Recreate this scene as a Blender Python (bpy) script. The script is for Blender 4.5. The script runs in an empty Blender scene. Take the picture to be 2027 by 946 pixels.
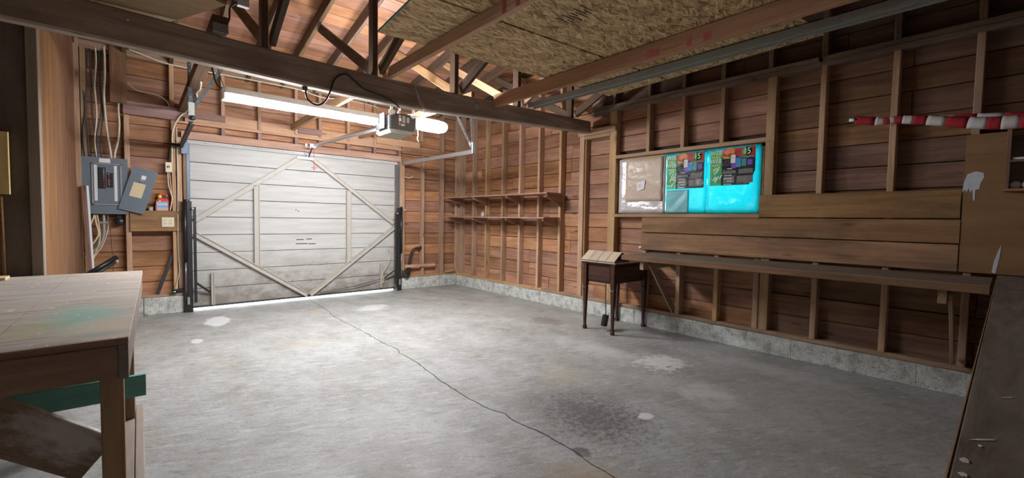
import bpy, bmesh, math, random
from mathutils import Vector, Matrix, Quaternion
random.seed(7)
S = bpy.context.scene
COL = S.collection

# ------------------------------------------------------------------ camera, world, exposure
YAW, PIT, ROL, FPX = 0.71443541, -0.0450737, 0.01613078, 853.05
fw = Vector((math.sin(YAW)*math.cos(PIT), math.cos(YAW)*math.cos(PIT), math.sin(PIT)))
r0 = Vector((math.cos(YAW), -math.sin(YAW), 0)); u0 = r0.cross(fw)
rr = r0*math.cos(ROL) + u0*math.sin(ROL); uu = u0*math.cos(ROL) - r0*math.sin(ROL)
cd = bpy.data.cameras.new('camera'); cam = bpy.data.objects.new('camera', cd); COL.objects.link(cam)
cd.sensor_fit = 'HORIZONTAL'; cd.sensor_width = 36.0; cd.lens = FPX/2027*36.0
cd.clip_start = 0.02; cd.clip_end = 200
cam.matrix_world = Matrix(((rr.x, uu.x, -fw.x, 0), (rr.y, uu.y, -fw.y, 0), (rr.z, uu.z, -fw.z, 1.2), (0, 0, 0, 1)))
S.camera = cam

w = bpy.data.worlds.new('world'); S.world = w; w.use_nodes = True
bg = w.node_tree.nodes['Background']
bg.inputs['Color'].default_value = (0.86, 0.93, 1.0, 1); bg.inputs['Strength'].default_value = 4.6
S.view_settings.view_transform = 'Standard'; S.view_settings.look = 'None'
S.view_settings.exposure = 1.06; S.view_settings.gamma = 1.0; S.view_settings.use_curve_mapping = False

TUBE_STRENGTH = 75.0
LENS_STRENGTH = 108.0

# ------------------------------------------------------------------ materials
def newmat(name):
    m = bpy.data.materials.new(name); m.use_nodes = True
    nt = m.node_tree
    return m, nt, nt.nodes['Principled BSDF'], nt.nodes['Material Output']
def N(nt, t, **kw):
    n = nt.nodes.new(t)
    for k, v in kw.items(): setattr(n, k, v)
    return n
def ramp(nt, stops, interp='LINEAR'):
    n = N(nt, 'ShaderNodeValToRGB'); e = n.color_ramp.elements; n.color_ramp.interpolation = interp
    while len(e) > 1: e.remove(e[-1])
    e[0].position = stops[0][0]; e[0].color = (*stops[0][1], 1)
    for p, c in stops[1:]:
        q = e.new(p); q.color = (*c, 1)
    return n
def mixc(nt, mode, fac, a, b):
    n = N(nt, 'ShaderNodeMix', data_type='RGBA', blend_type=mode)
    for i, v in ((0, fac), (6, a), (7, b)):
        if hasattr(v, 'links'): nt.links.new(v, n.inputs[i])
        else: n.inputs[i].default_value = v if i == 0 else (*v, 1)
    return n.outputs[2]
def math_(nt, op, a, b=0.5):
    n = N(nt, 'ShaderNodeMath', operation=op)
    for i, v in ((0, a), (1, b)):
        if hasattr(v, 'links'): nt.links.new(v, n.inputs[i])
        else: n.inputs[i].default_value = v
    return n.outputs[0]
def noise(nt, vec, scale, detail=4, rough=0.55, dist=0.0):
    n = N(nt, 'ShaderNodeTexNoise'); n.inputs['Scale'].default_value = scale
    n.inputs['Detail'].default_value = detail; n.inputs['Roughness'].default_value = rough
    n.inputs['Distortion'].default_value = dist
    if vec is not None: nt.links.new(vec, n.inputs['Vector'])
    return n.outputs['Fac']
def mapping(nt, vec, scale=(1, 1, 1), loc=(0, 0, 0)):
    n = N(nt, 'ShaderNodeMapping'); n.inputs['Scale'].default_value = scale; n.inputs['Location'].default_value = loc
    nt.links.new(vec, n.inputs['Vector']); return n.outputs['Vector']
def objvec(nt):
    """object coordinates (local X is the long axis of a piece) with a shift per object"""
    tc = N(nt, 'ShaderNodeTexCoord'); oi = N(nt, 'ShaderNodeObjectInfo')
    k = math_(nt, 'MULTIPLY', oi.outputs['Random'], 37.0)
    cb = N(nt, 'ShaderNodeCombineXYZ')
    for i in range(3): nt.links.new(k, cb.inputs[i])
    ad = N(nt, 'ShaderNodeVectorMath', operation='ADD')
    nt.links.new(tc.outputs['Object'], ad.inputs[0]); nt.links.new(cb.outputs[0], ad.inputs[1])
    return ad.outputs[0], oi.outputs['Random']

def wood(name, light, dark, rough=0.75, vary=0.35, grime=0.5, grimecol=(0.03, 0.022, 0.018), knots=True, gscale=1.0, hue=0.018, bump=0.25):
    m, nt, b, out = newmat(name)
    v, rnd = objvec(nt)
    g = noise(nt, mapping(nt, v, (1.6*gscale, 26*gscale, 26*gscale)), 1.0, 7, 0.6, 0.9)
    cr = ramp(nt, [(0.28, dark), (0.5, tuple((a+c)/2 for a, c in zip(light, dark))), (0.72, light)])
    nt.links.new(g, cr.inputs[0])
    col = cr.outputs[0]
    # broad blotches
    bl = noise(nt, mapping(nt, v, (2.2, 5, 5)), 1.0, 4, 0.6, 0.3)
    r2 = ramp(nt, [(0.35, (1, 1, 1)), (0.75, (0, 0, 0))]); nt.links.new(bl, r2.inputs[0])
    gf = math_(nt, 'MULTIPLY', math_(nt, 'SUBTRACT', 1.0, r2.outputs[0]), grime)
    col = mixc(nt, 'MIX', gf, col, grimecol)
    if knots:
        vo = N(nt, 'ShaderNodeTexVoronoi'); vo.inputs['Scale'].default_value = 1.0
        nt.links.new(mapping(nt, v, (2.0, 6.5, 6.5)), vo.inputs['Vector'])
        kr = ramp(nt, [(0.03, (1, 1, 1)), (0.13, (0, 0, 0))]); nt.links.new(vo.outputs['Distance'], kr.inputs[0])
        col = mixc(nt, 'MIX', math_(nt, 'MULTIPLY', kr.outputs[0], 0.75), col, tuple(c*0.3 for c in dark))
    hs = N(nt, 'ShaderNodeHueSaturation')
    val = math_(nt, 'ADD', math_(nt, 'MULTIPLY', rnd, vary*2), 1.0-vary)
    nt.links.new(val, hs.inputs['Value'])
    rn2 = N(nt, 'ShaderNodeTexWhiteNoise', noise_dimensions='1D'); nt.links.new(rnd, rn2.inputs['W'])
    nt.links.new(math_(nt, 'ADD', math_(nt, 'MULTIPLY', rn2.outputs['Value'], hue), 0.5-hue/2), hs.inputs['Hue'])
    nt.links.new(math_(nt, 'ADD', math_(nt, 'MULTIPLY', rn2.outputs['Value'], 0.25), 0.88), hs.inputs['Saturation'])
    nt.links.new(col, hs.inputs['Color'])
    nt.links.new(hs.outputs[0], b.inputs['Base Color'])
    b.inputs['Roughness'].default_value = rough
    b.inputs['Specular IOR Level'].default_value = 0.25
    bp = N(nt, 'ShaderNodeBump'); bp.inputs['Strength'].default_value = bump; bp.inputs['Distance'].default_value = 0.004
    nt.links.new(g, bp.inputs['Height']); nt.links.new(bp.outputs[0], b.inputs['Normal'])
    return m

def flat(name, c, rough=0.5, metal=0.0, emis=0.0, wear=0.0, wearcol=(0.1, 0.09, 0.08), spec=0.5, scale=18):
    m, nt, b, out = newmat(name)
    if wear > 0:
        v, rnd = objvec(nt)
        n = noise(nt, v, scale, 6, 0.65)
        r = ramp(nt, [(0.48, (0, 0, 0)), (0.75, (1, 1, 1))]); nt.links.new(n, r.inputs[0])
        nt.links.new(mixc(nt, 'MIX', math_(nt, 'MULTIPLY', r.outputs[0], wear), c, wearcol), b.inputs['Base Color'])
    else:
        b.inputs['Base Color'].default_value = (*c, 1)
    b.inputs['Roughness'].default_value = rough; b.inputs['Metallic'].default_value = metal
    b.inputs['Specular IOR Level'].default_value = spec
    if emis: 
        b.inputs['Emission Color'].default_value = (*c, 1); b.inputs['Emission Strength'].default_value = emis
    return m

M = {}
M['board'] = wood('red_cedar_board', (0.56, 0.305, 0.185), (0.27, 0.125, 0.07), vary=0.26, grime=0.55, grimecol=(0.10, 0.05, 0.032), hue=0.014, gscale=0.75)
M['olddimboard'] = wood('brown_stained_dim_board', (0.31, 0.175, 0.10), (0.13, 0.066, 0.038), vary=0.26, grime=0.55, grimecol=(0.06, 0.035, 0.024), hue=0.014, gscale=0.75)  # browner old boards, darkened further for the dimmer near wall
M['gable'] = wood('shaded_gable_board', (0.17, 0.10, 0.068), (0.08, 0.047, 0.032), vary=0.2, grime=0.5, grimecol=(0.03, 0.018, 0.013), hue=0.01)  # gable boards darkened to hold the shade above the top plate
M['roofboard'] = wood('roof_board', (0.44, 0.225, 0.14), (0.22, 0.10, 0.06), vary=0.25, grime=0.4, grimecol=(0.08, 0.045, 0.03))
M['stud'] = wood('fir_stud', (0.60, 0.40, 0.25), (0.35, 0.21, 0.12), vary=0.22, grime=0.35, grimecol=(0.09, 0.05, 0.03), knots=True)
M['header'] = wood('header_fir', (0.70, 0.45, 0.31), (0.50, 0.285, 0.18), vary=0.14, grime=0.25, grimecol=(0.1, 0.05, 0.03))
M['purple'] = wood('weathered_purple_wood', (0.36, 0.235, 0.205), (0.21, 0.125, 0.11), vary=0.15, grime=0.3)
M['old'] = wood('old_dark_timber', (0.33, 0.245, 0.165), (0.11, 0.078, 0.052), vary=0.1, grime=0.65, grimecol=(0.06, 0.042, 0.03), bump=0.6)
M['beam'] = wood('old_grey_brown_beam', (0.62, 0.50, 0.40), (0.24, 0.18, 0.14), vary=0.03, grime=0.6, grimecol=(0.16, 0.12, 0.095), bump=0.6, gscale=0.6)
M['strut'] = wood('truss_lumber', (0.21, 0.135, 0.085), (0.10, 0.06, 0.038), vary=0.35, grime=0.4)
M['chord'] = wood('orange_chord_lumber', (0.62, 0.40, 0.245), (0.38, 0.225, 0.13), vary=0.1, grime=0.25, grimecol=(0.1, 0.05, 0.03))
M['bench'] = wood('worn_bench_boards', (0.50, 0.335, 0.21), (0.26, 0.16, 0.1), vary=0.1, grime=0.4, grimecol=(0.08, 0.06, 0.05))
M['benchtop'] = wood('greyed_worktop', (0.22, 0.165, 0.115), (0.11, 0.08, 0.058), vary=0.05, grime=0.6, grimecol=(0.24, 0.2, 0.15), bump=0.5)
M['splash'] = wood('backsplash_plank', (0.42, 0.245, 0.13), (0.20, 0.10, 0.052), vary=0.12, grime=0.6, grimecol=(0.065, 0.05, 0.04), gscale=0.7)
M['darkply'] = wood('black_brown_plywood', (0.17, 0.13, 0.10), (0.08, 0.06, 0.047), vary=0.05, grime=0.5, grimecol=(0.27, 0.235, 0.2), knots=False, gscale=0.5)
M['brownply'] = wood('brown_plywood', (0.36, 0.19, 0.095), (0.17, 0.08, 0.042), vary=0.06, grime=0.35, grimecol=(0.09, 0.045, 0.03), knots=False, gscale=0.5)
M['panelply'] = wood('particle_panel', (0.30, 0.175, 0.095), (0.22, 0.125, 0.066), vary=0.04, grime=0.4, grimecol=(0.15, 0.09, 0.055), knots=False, gscale=0.4)
M['mahog'] = wood('dark_mahogany', (0.085, 0.035, 0.024), (0.03, 0.014, 0.011), rough=0.4, vary=0.08, grime=0.2, grimecol=(0.02, 0.012, 0.01), knots=False)
M['paleslat'] = wood('pale_greyed_slat', (0.56, 0.46, 0.35), (0.42, 0.335, 0.25), vary=0.1, grime=0.2, grimecol=(0.2, 0.13, 0.08), knots=False)
M['pine'] = wood('new_pine', (0.85, 0.66, 0.36), (0.72, 0.52, 0.26), vary=0.06, grime=0.1, grimecol=(0.25, 0.13, 0.04))
M['paleply'] = wood('pale_plywood', (0.44, 0.32, 0.19), (0.34, 0.23, 0.13), vary=0.05, grime=0.2, grimecol=(0.2, 0.13, 0.08), knots=False)
M['greenpaint'] = wood('green_painted_plank', (0.20, 0.47, 0.39), (0.14, 0.36, 0.30), vary=0.05, grime=0.3, grimecol=(0.06, 0.08, 0.06), knots=False, hue=0.0)
M['greyplank'] = wood('greyed_floor_plank', (0.36, 0.30, 0.26), (0.25, 0.20, 0.165), vary=0.15, grime=0.3, grimecol=(0.12, 0.1, 0.08), knots=False)
M['shelf'] = wood('thin_shelf_board', (0.46, 0.28, 0.18), (0.26, 0.14, 0.09), vary=0.1, grime=0.3)
M['stick'] = wood('brown_stick', (0.30, 0.16, 0.06), (0.2, 0.1, 0.04), vary=0.1, grime=0.2, knots=False)

M['steel'] = flat('galvanised_steel', (0.50, 0.52, 0.54), 0.38, 0.85, wear=0.4, wearcol=(0.3, 0.31, 0.33))
M['chrome'] = flat('bright_zinc', (0.75, 0.77, 0.8), 0.22, 1.0)
M['darksteel'] = flat('dark_steel_angle', (0.045, 0.05, 0.053), 0.6, 0.1, wear=0.5, wearcol=(0.09, 0.1, 0.1), scale=30)
M['greychan'] = flat('dull_zinc_channel', (0.30, 0.31, 0.28), 0.6, 0.0, wear=0.4, wearcol=(0.15, 0.17, 0.165))
M['black'] = flat('black_enamel', (0.018, 0.018, 0.02), 0.45, 0.0, wear=0.3, wearcol=(0.06, 0.055, 0.05))
M['blackplastic'] = flat('black_plastic', (0.012, 0.012, 0.014), 0.35)
M['bluegrey'] = flat('blue_grey_metal', (0.12, 0.16, 0.21), 0.4, 0.3, wear=0.3, wearcol=(0.15, 0.18, 0.22))
M['panelgrey'] = flat('grey_enamel_box', (0.125, 0.155, 0.185), 0.5, 0.0, wear=0.25, wearcol=(0.09, 0.11, 0.13))
M['white'] = flat('white_plastic', (0.78, 0.78, 0.76), 0.45)
M['labelw'] = flat('white_label', (0.72, 0.70, 0.70), 0.6)
M['paper'] = flat('yellowed_paper', (0.60, 0.50, 0.32), 0.8, wear=0.35, wearcol=(0.45, 0.36, 0.2), scale=9)
M['ivory'] = flat('ivory_plastic', (0.68, 0.62, 0.44), 0.4)
M['red'] = flat('red_plastic', (0.62, 0.045, 0.02), 0.35)
M['redsw'] = flat('red_breaker_tip', (0.55, 0.03, 0.02), 0.4)
M['yellow'] = flat('yellow_plastic', (0.85, 0.60, 0.02), 0.35)
M['bluelab'] = flat('blue_label', (0.20, 0.36, 0.56), 0.5)
M['greylab'] = flat('grey_print', (0.42, 0.42, 0.36), 0.6)
M['cablew'] = flat('white_cable', (0.66, 0.60, 0.48), 0.5, wear=0.2)
M['cabley'] = flat('cream_cable', (0.60, 0.48, 0.30), 0.5)
M['cabled'] = flat('dark_cable', (0.045, 0.05, 0.06), 0.45)
M['conduit'] = flat('grey_conduit', (0.27, 0.28, 0.29), 0.5, 0.2)
M['green_led'] = flat('green_led', (0.05, 0.8, 0.2), 0.3, emis=2.0)
M['doorwhite'] = None
M['cardboard'] = flat('tan_card', (0.44, 0.32, 0.21), 0.8, wear=0.25, wearcol=(0.38, 0.27, 0.18), scale=6)
M['pink'] = flat('pink_insulation', (0.36, 0.24, 0.24), 0.9, wear=0.4, wearcol=(0.25, 0.15, 0.15))
M['redcloth'] = flat('red_cloth', (0.33, 0.014, 0.022), 0.9)
M['whitecloth'] = flat('white_cloth', (0.55, 0.52, 0.50), 0.9)
M['pipe'] = flat('copper_dull_pipe', (0.06, 0.05, 0.05), 0.4, 0.6)
M['paintwhite'] = flat('white_paint_drip', (0.55, 0.58, 0.62), 0.5, wear=0.4, wearcol=(0.3, 0.32, 0.34), scale=40)
M['tealedge'] = flat('teal_edge_sealer', (0.10, 0.34, 0.32), 0.7)
M['redmark'] = flat('red_spray_paint', (0.42, 0.09, 0.085), 0.7, wear=0.9, wearcol=(0.40, 0.2, 0.12), scale=14)
M['redjoist'] = wood('reddish_joist_lumber', (0.50, 0.29, 0.20), (0.28, 0.15, 0.10), vary=0.08, grime=0.3, grimecol=(0.3, 0.17, 0.1))
M['grey'] = flat('mid_grey_plastic', (0.30, 0.32, 0.35), 0.5)
M['dimcyan'] = None
M['inkdark'] = flat('dark_stamp_ink', (0.075, 0.06, 0.05), 0.8)
M['emit'] = flat('fluorescent_glow', (0.93, 0.96, 1.0), 0.5, emis=TUBE_STRENGTH)
M['lens'] = flat('lamp_lens_glow', (0.96, 0.97, 1.0), 0.5, emis=LENS_STRENGTH)
M['glassjar'] = flat('cloudy_glass', (0.45, 0.42, 0.38), 0.15)
M['drive'] = flat('bright_concrete_drive', (0.7, 0.7, 0.7), 0.9)
M['outer'] = flat('dark_sheathing_back', (0.05, 0.03, 0.02), 0.9)

def osb():
    m, nt, b, out = newmat('oriented_strand_board')
    tc = N(nt, 'ShaderNodeTexCoord')
    v = tc.outputs['Object']
    wn = N(nt, 'ShaderNodeTexNoise'); wn.inputs['Scale'].default_value = 9; wn.inputs['Detail'].default_value = 2
    nt.links.new(v, wn.inputs['Vector'])
    ad = N(nt, 'ShaderNodeVectorMath', operation='MULTIPLY_ADD')
    nt.links.new(wn.outputs['Color'], ad.inputs[0]); ad.inputs[1].default_value = (0.05, 0.05, 0.05); nt.links.new(v, ad.inputs[2])
    def flake(rot, sc):
        vo = N(nt, 'ShaderNodeTexVoronoi'); vo.inputs['Scale'].default_value = 1.0
        mp = N(nt, 'ShaderNodeMapping'); mp.inputs['Rotation'].default_value = (0, 0, rot); mp.inputs['Scale'].default_value = sc
        rt = N(nt, 'ShaderNodeVectorRotate', rotation_type='Z_AXIS'); rt.inputs['Angle'].default_value = rot
        nt.links.new(ad.outputs[0], rt.inputs['Vector']); mp.inputs['Rotation'].default_value = (0, 0, 0)
        nt.links.new(rt.outputs[0], mp.inputs['Vector']); nt.links.new(mp.outputs[0], vo.inputs['Vector'])
        sp = N(nt, 'ShaderNodeSeparateColor'); nt.links.new(vo.outputs['Color'], sp.inputs[0]); return sp
    f1, f2, f3 = flake(0.35, (14, 70, 14)), flake(-0.45, (17, 80, 17)), flake(0.05, (13, 62, 13))
    s1 = math_(nt, 'GREATER_THAN', f1.outputs[1], 0.6); s2 = math_(nt, 'GREATER_THAN', f2.outputs[1], 0.55)
    def mixv(f, a_, b_): return math_(nt, 'ADD', math_(nt, 'MULTIPLY', a_, math_(nt, 'SUBTRACT', 1.0, f)), math_(nt, 'MULTIPLY', b_, f))
    tone = mixv(s2, mixv(s1, f3.outputs[0], f1.outputs[0]), f2.outputs[0])
    cr = ramp(nt, [(0.0, (0.20, 0.115, 0.052)), (0.25, (0.40, 0.26, 0.125)), (0.6, (0.56, 0.39, 0.195)), (0.9, (0.68, 0.49, 0.26)), (1, (0.78, 0.61, 0.37))])
    nt.links.new(tone, cr.inputs[0])
    n2 = noise(nt, mapping(nt, v, (5, 8, 5)), 1.0, 5, 0.6)
    r2 = ramp(nt, [(0.55, (1, 1, 1)), (0.75, (0.45, 0.38, 0.33))]); nt.links.new(n2, r2.inputs[0])
    col = mixc(nt, 'MULTIPLY', 1.0, cr.outputs[0], r2.outputs[0])
    nt.links.new(col, b.inputs['Base Color']); b.inputs['Roughness'].default_value = 0.75
    bp = N(nt, 'ShaderNodeBump'); bp.inputs['Strength'].default_value = 0.35; bp.inputs['Distance'].default_value = 0.004
    nt.links.new(tone, bp.inputs['Height']); nt.links.new(bp.outputs[0], b.inputs['Normal'])
    return m
M['osb'] = osb()

def concrete_floor():
    m, nt, b, out = newmat('stained_concrete')
    g = N(nt, 'ShaderNodeNewGeometry'); p = g.outputs['Position']
    a = noise(nt, mapping(nt, p, (1.5, 1.0, 1)), 1.9, 12, 0.68, 0.1)
    cr = ramp(nt, [(0.32, (0.255, 0.248, 0.225)), (0.44, (0.31, 0.308, 0.288)), (0.55, (0.355, 0.36, 0.348)), (0.68, (0.415, 0.425, 0.42))])
    nt.links.new(a, cr.inputs[0]); col = cr.outputs[0]
    # short trowel streaks and scuffs, some dark, some pale, some brown
    for sc, rot, th, cc, amt in (((7, 30, 1), 0.5, 0.575, (0.17, 0.155, 0.13), 0.65), ((6, 22, 1), 0.3, 0.58, (0.54, 0.55, 0.545), 0.65), ((11, 48, 1), 0.7, 0.605, (0.11, 0.098, 0.082), 0.75), ((2.2, 4.5, 1), 0.4, 0.60, (0.36, 0.31, 0.25), 0.40)):
        rt = N(nt, 'ShaderNodeVectorRotate', rotation_type='Z_AXIS'); rt.inputs['Angle'].default_value = rot; nt.links.new(p, rt.inputs['Vector'])
        s = noise(nt, mapping(nt, rt.outputs[0], sc, (sc[0], 3.1, 0)), 1.0, 9, 0.7, 0.1)
        sr = ramp(nt, [(th-0.05, (0, 0, 0)), (th+0.1, (1, 1, 1))]); nt.links.new(s, sr.inputs[0])
        col = mixc(nt, 'MIX', math_(nt, 'MULTIPLY', sr.outputs[0], amt), col, cc)
    # fine speckle
    f = noise(nt, p, 60, 4, 0.7)
    fr = ramp(nt, [(0.36, (0.74, 0.73, 0.71)), (0.55, (1, 1, 1))]); nt.links.new(f, fr.inputs[0])
    col = mixc(nt, 'MULTIPLY', 0.7, col, fr.outputs[0])
    def spot(cx, cy, rx, ry, colr, amt, edge=0.35, nscale=3.5, namp=0.9):
        nonlocal col
        mp = N(nt, 'ShaderNodeMapping'); mp.inputs['Location'].default_value = (-cx/rx, -cy/ry, 0); mp.inputs['Scale'].default_value = (1/rx, 1/ry, 0)
        nt.links.new(p, mp.inputs['Vector'])
        ln = N(nt, 'ShaderNodeVectorMath', operation='LENGTH'); nt.links.new(mp.outputs[0], ln.inputs[0])
        nn = noise(nt, p, nscale, 6, 0.65)
        d = math_(nt, 'ADD', ln.outputs['Value'], math_(nt, 'MULTIPLY', math_(nt, 'SUBTRACT', nn, 0.5), namp*2))
        r = ramp(nt, [(max(0.0, 1-edge)/2, (1, 1, 1)), (0.5, (0, 0, 0))])
        nt.links.new(math_(nt, 'MULTIPLY', d, 0.5), r.inputs[0])
        col = mixc(nt, 'MIX', math_(nt, 'MULTIPLY', r.outputs[0], amt), col, colr)
    spot(3.3, 1.0, 1.2, 1.3, (0.33, 0.315, 0.27), 0.3, 0.8, 2.5, 0.8)        # damp grey area by the right wall
    spot(2.08, 1.78, 0.45, 0.62, (0.13, 0.135, 0.14), 0.55, 0.9, 6, 0.9)        # oil stain
    spot(2.10, 1.62, 0.30, 0.36, (0.06, 0.062, 0.066), 0.65, 0.8, 30, 2.4)    # oil drips
    spot(1.72, 1.40, 0.05, 0.06, (0.06, 0.062, 0.066), 0.7, 0.3, 20, 0.8)
    spot(3.36, 1.9, 0.24, 0.2, (0.68, 0.68, 0.66), 0.75, 0.4, 14, 1.5)
    spot(3.2, 2.4, 0.25, 0.6, (0.62, 0.62, 0.61), 0.5, 0.8, 5, 1.2)
    spot(3.9, 1.3, 0.2, 0.8, (0.55, 0.55, 0.56), 0.45, 0.8, 6, 1.2)
    spot(3.0, 1.35, 0.25, 0.25, (0.58, 0.58, 0.58), 0.5, 0.8, 8, 1.4)        # pale patch
    spot(2.35, 1.42, 0.06, 0.05, (0.66, 0.65, 0.70), 0.8, 0.3, 20, 0.8)
    spot(3.65, 3.57, 0.16, 0.25, (0.20, 0.18, 0.17), 0.7, 0.25, 10, 1.0)
    spot(0.66, 5.83, 0.15, 0.28, (0.68, 0.70, 0.71), 0.8, 0.2, 6, 0.8)        # white spill by the door
    spot(0.40, 5.0, 0.05, 0.10, (0.66, 0.66, 0.64), 0.7, 0.3, 12, 0.8)
    spot(2.35, 5.5, 0.25, 0.22, (0.66, 0.67, 0.67), 0.55, 0.4, 6, 0.8)
    spot(1.65, 5.6, 0.14, 0.12, (0.45, 0.30, 0.15), 0.4, 0.6, 6, 0.7)         # rust
    spot(1.50, 1.22, 0.28, 0.22, (0.40, 0.26, 0.15), 0.5, 0.7, 7, 0.9)
    spot(1.28, 3.3, 0.30, 0.12, (0.28, 0.265, 0.24), 0.55, 0.3, 4, 0.4)
    spot(2.5, 2.2, 0.35, 0.2, (0.36, 0.33, 0.22), 0.4, 0.8, 4, 0.6)
    spot(1.15, 4.3, 0.30, 0.25, (0.36, 0.31, 0.24), 0.4, 0.8, 4, 0.6)
    spot(0.6, 2.0, 0.8, 0.6, (0.34, 0.32, 0.28), 0.25, 0.9, 2, 0.6)
    nt.links.new(col, b.inputs['Base Color'])
    rr_ = ramp(nt, [(0.3, (0.6, 0.6, 0.6)), (0.7, (0.42, 0.42, 0.42))]); nt.links.new(a, rr_.inputs[0])
    nt.links.new(rr_.outputs[0], b.inputs['Roughness']); b.inputs['Specular IOR Level'].default_value = 0.4
    bp = N(nt, 'ShaderNodeBump'); bp.inputs['Strength'].default_value = 0.12; bp.inputs['Distance'].default_value = 0.01
    nt.links.new(f, bp.inputs['Height']); nt.links.new(bp.outputs[0], b.inputs['Normal'])
    return m
M['floor'] = concrete_floor()

def block_mat():
    m, nt, b, out = newmat('concrete_footing_block')
    g = N(nt, 'ShaderNodeNewGeometry'); p = g.outputs['Position']
    a = noise(nt, p, 11, 8, 0.68, 0.2)
    cr = ramp(nt, [(0.34, (0.30, 0.31, 0.28)), (0.5, (0.55, 0.565, 0.53)), (0.66, (0.70, 0.71, 0.68))]); nt.links.new(a, cr.inputs[0])
    f = noise(nt, p, 75, 3, 0.6)
    fr = ramp(nt, [(0.34, (0.3, 0.3, 0.28)), (0.44, (1, 1, 1))]); nt.links.new(f, fr.inputs[0])
    nt.links.new(mixc(nt, 'MULTIPLY', 0.85, cr.outputs[0], fr.outputs[0]), b.inputs['Base Color'])
    b.inputs['Roughness'].default_value = 0.85
    bp = N(nt, 'ShaderNodeBump'); bp.inputs['Strength'].default_value = 0.5; bp.inputs['Distance'].default_value = 0.008
    nt.links.new(f, bp.inputs['Height']); nt.links.new(bp.outputs[0], b.inputs['Normal'])
    return m
M['block'] = block_mat()

def door_mat():
    m, nt, b, out = newmat('dirty_white_door_paint')
    g = N(nt, 'ShaderNodeNewGeometry'); p = g.outputs['Position']
    a = noise(nt, mapping(nt, p, (2, 1, 22)), 1.0, 6, 0.6, 0.3)
    cr = ramp(nt, [(0.35, (0.435, 0.425, 0.40)), (0.6, (0.51, 0.505, 0.485))]); nt.links.new(a, cr.inputs[0])
    sx = N(nt, 'ShaderNodeSeparateXYZ'); nt.links.new(p, sx.inputs[0])
    n2 = noise(nt, mapping(nt, p, (6, 1, 9)), 1.0, 6, 0.7, 0.2)
    # dirt splashed up from the ground (a stain of the paint itself)
    d = math_(nt, 'ADD', math_(nt, 'MULTIPLY', sx.outputs[2], 0.62), math_(nt, 'MULTIPLY', n2, 0.8))
    dr = ramp(nt, [(0.42, (0.85, 0.85, 0.85)), (0.62, (0.30, 0.30, 0.30)), (0.85, (0, 0, 0))]); nt.links.new(d, dr.inputs[0])
    col = mixc(nt, 'MIX', dr.outputs[0], cr.outputs[0], (0.20, 0.17, 0.135))
    nt.links.new(col, b.inputs['Base Color']); b.inputs['Roughness'].default_value = 0.55
    return m
M['doorwhite'] = door_mat()
M['doorbrace'] = flat('door_brace_paint', (0.47, 0.44, 0.39), 0.5, 0.0, wear=0.35, wearcol=(0.3, 0.26, 0.21), scale=8)

def lefttop_mat():
    m, nt, b, out = newmat('paint_stained_plywood_top')
    g = N(nt, 'ShaderNodeNewGeometry'); p = g.outputs['Position']
    gr = noise(nt, mapping(nt, p, (3.2, 24, 8)), 1.0, 7, 0.62, 1.0)
    cr = ramp(nt, [(0.28, (0.26, 0.215, 0.175)), (0.5, (0.46, 0.39, 0.33)), (0.72, (0.58, 0.505, 0.435))]); nt.links.new(gr, cr.inputs[0]); col = cr.outputs[0]
    def spot(cx, cy, rx, ry, c, amt):
        nonlocal col
        mp = N(nt, 'ShaderNodeMapping'); mp.inputs['Location'].default_value = (-cx/rx, -cy/ry, 0); mp.inputs['Scale'].default_value = (1/rx, 1/ry, 0)
        nt.links.new(p, mp.inputs['Vector'])
        ln = N(nt, 'ShaderNodeVectorMath', operation='LENGTH'); nt.links.new(mp.outputs[0], ln.inputs[0])
        d = math_(nt, 'ADD', ln.outputs['Value'], math_(nt, 'MULTIPLY', math_(nt, 'SUBTRACT', noise(nt, p, 8, 5, 0.6), 0.5), 1.6))
        r = ramp(nt, [(0.15, (1, 1, 1)), (0.55, (0, 0, 0))]); nt.links.new(math_(nt, 'MULTIPLY', d, 0.5), r.inputs[0])
        col = mixc(nt, 'MIX', math_(nt, 'MULTIPLY', r.outputs[0], amt), col, c)
    spot(-0.17, 2.3, 0.13, 0.32, (0.24, 0.46, 0.37), 0.85)
    spot(-0.28, 2.15, 0.10, 0.2, (0.42, 0.38, 0.16), 0.5)
    spot(-0.10, 2.05, 0.12, 0.25, (0.64, 0.52, 0.36), 0.7)
    spot(-0.3, 3.3, 0.3, 0.5, (0.33, 0.31, 0.30), 0.5)
    spot(-0.12, 1.95, 0.1, 0.05, (0.25, 0.36, 0.33), 0.6)
    v = noise(nt, mapping(nt, p, (34, 12, 1)), 1.0, 2, 0.4)
    vr = ramp(nt, [(0.69, (0, 0, 0)), (0.70, (1, 1, 1))]); nt.links.new(v, vr.inputs[0])
    col = mixc(nt, 'MIX', math_(nt, 'MULTIPLY', vr.outputs[0], 0.8), col, (0.62, 0.58, 0.52))
    nt.links.new(col, b.inputs['Base Color']); b.inputs['Roughness'].default_value = 0.7
    bp = N(nt, 'ShaderNodeBump'); bp.inputs['Strength'].default_value = 0.25; bp.inputs['Distance'].default_value = 0.004
    nt.links.new(gr, bp.inputs['Height']); nt.links.new(bp.outputs[0], b.inputs['Normal'])
    return m
M['lefttop'] = lefttop_mat()

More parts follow.
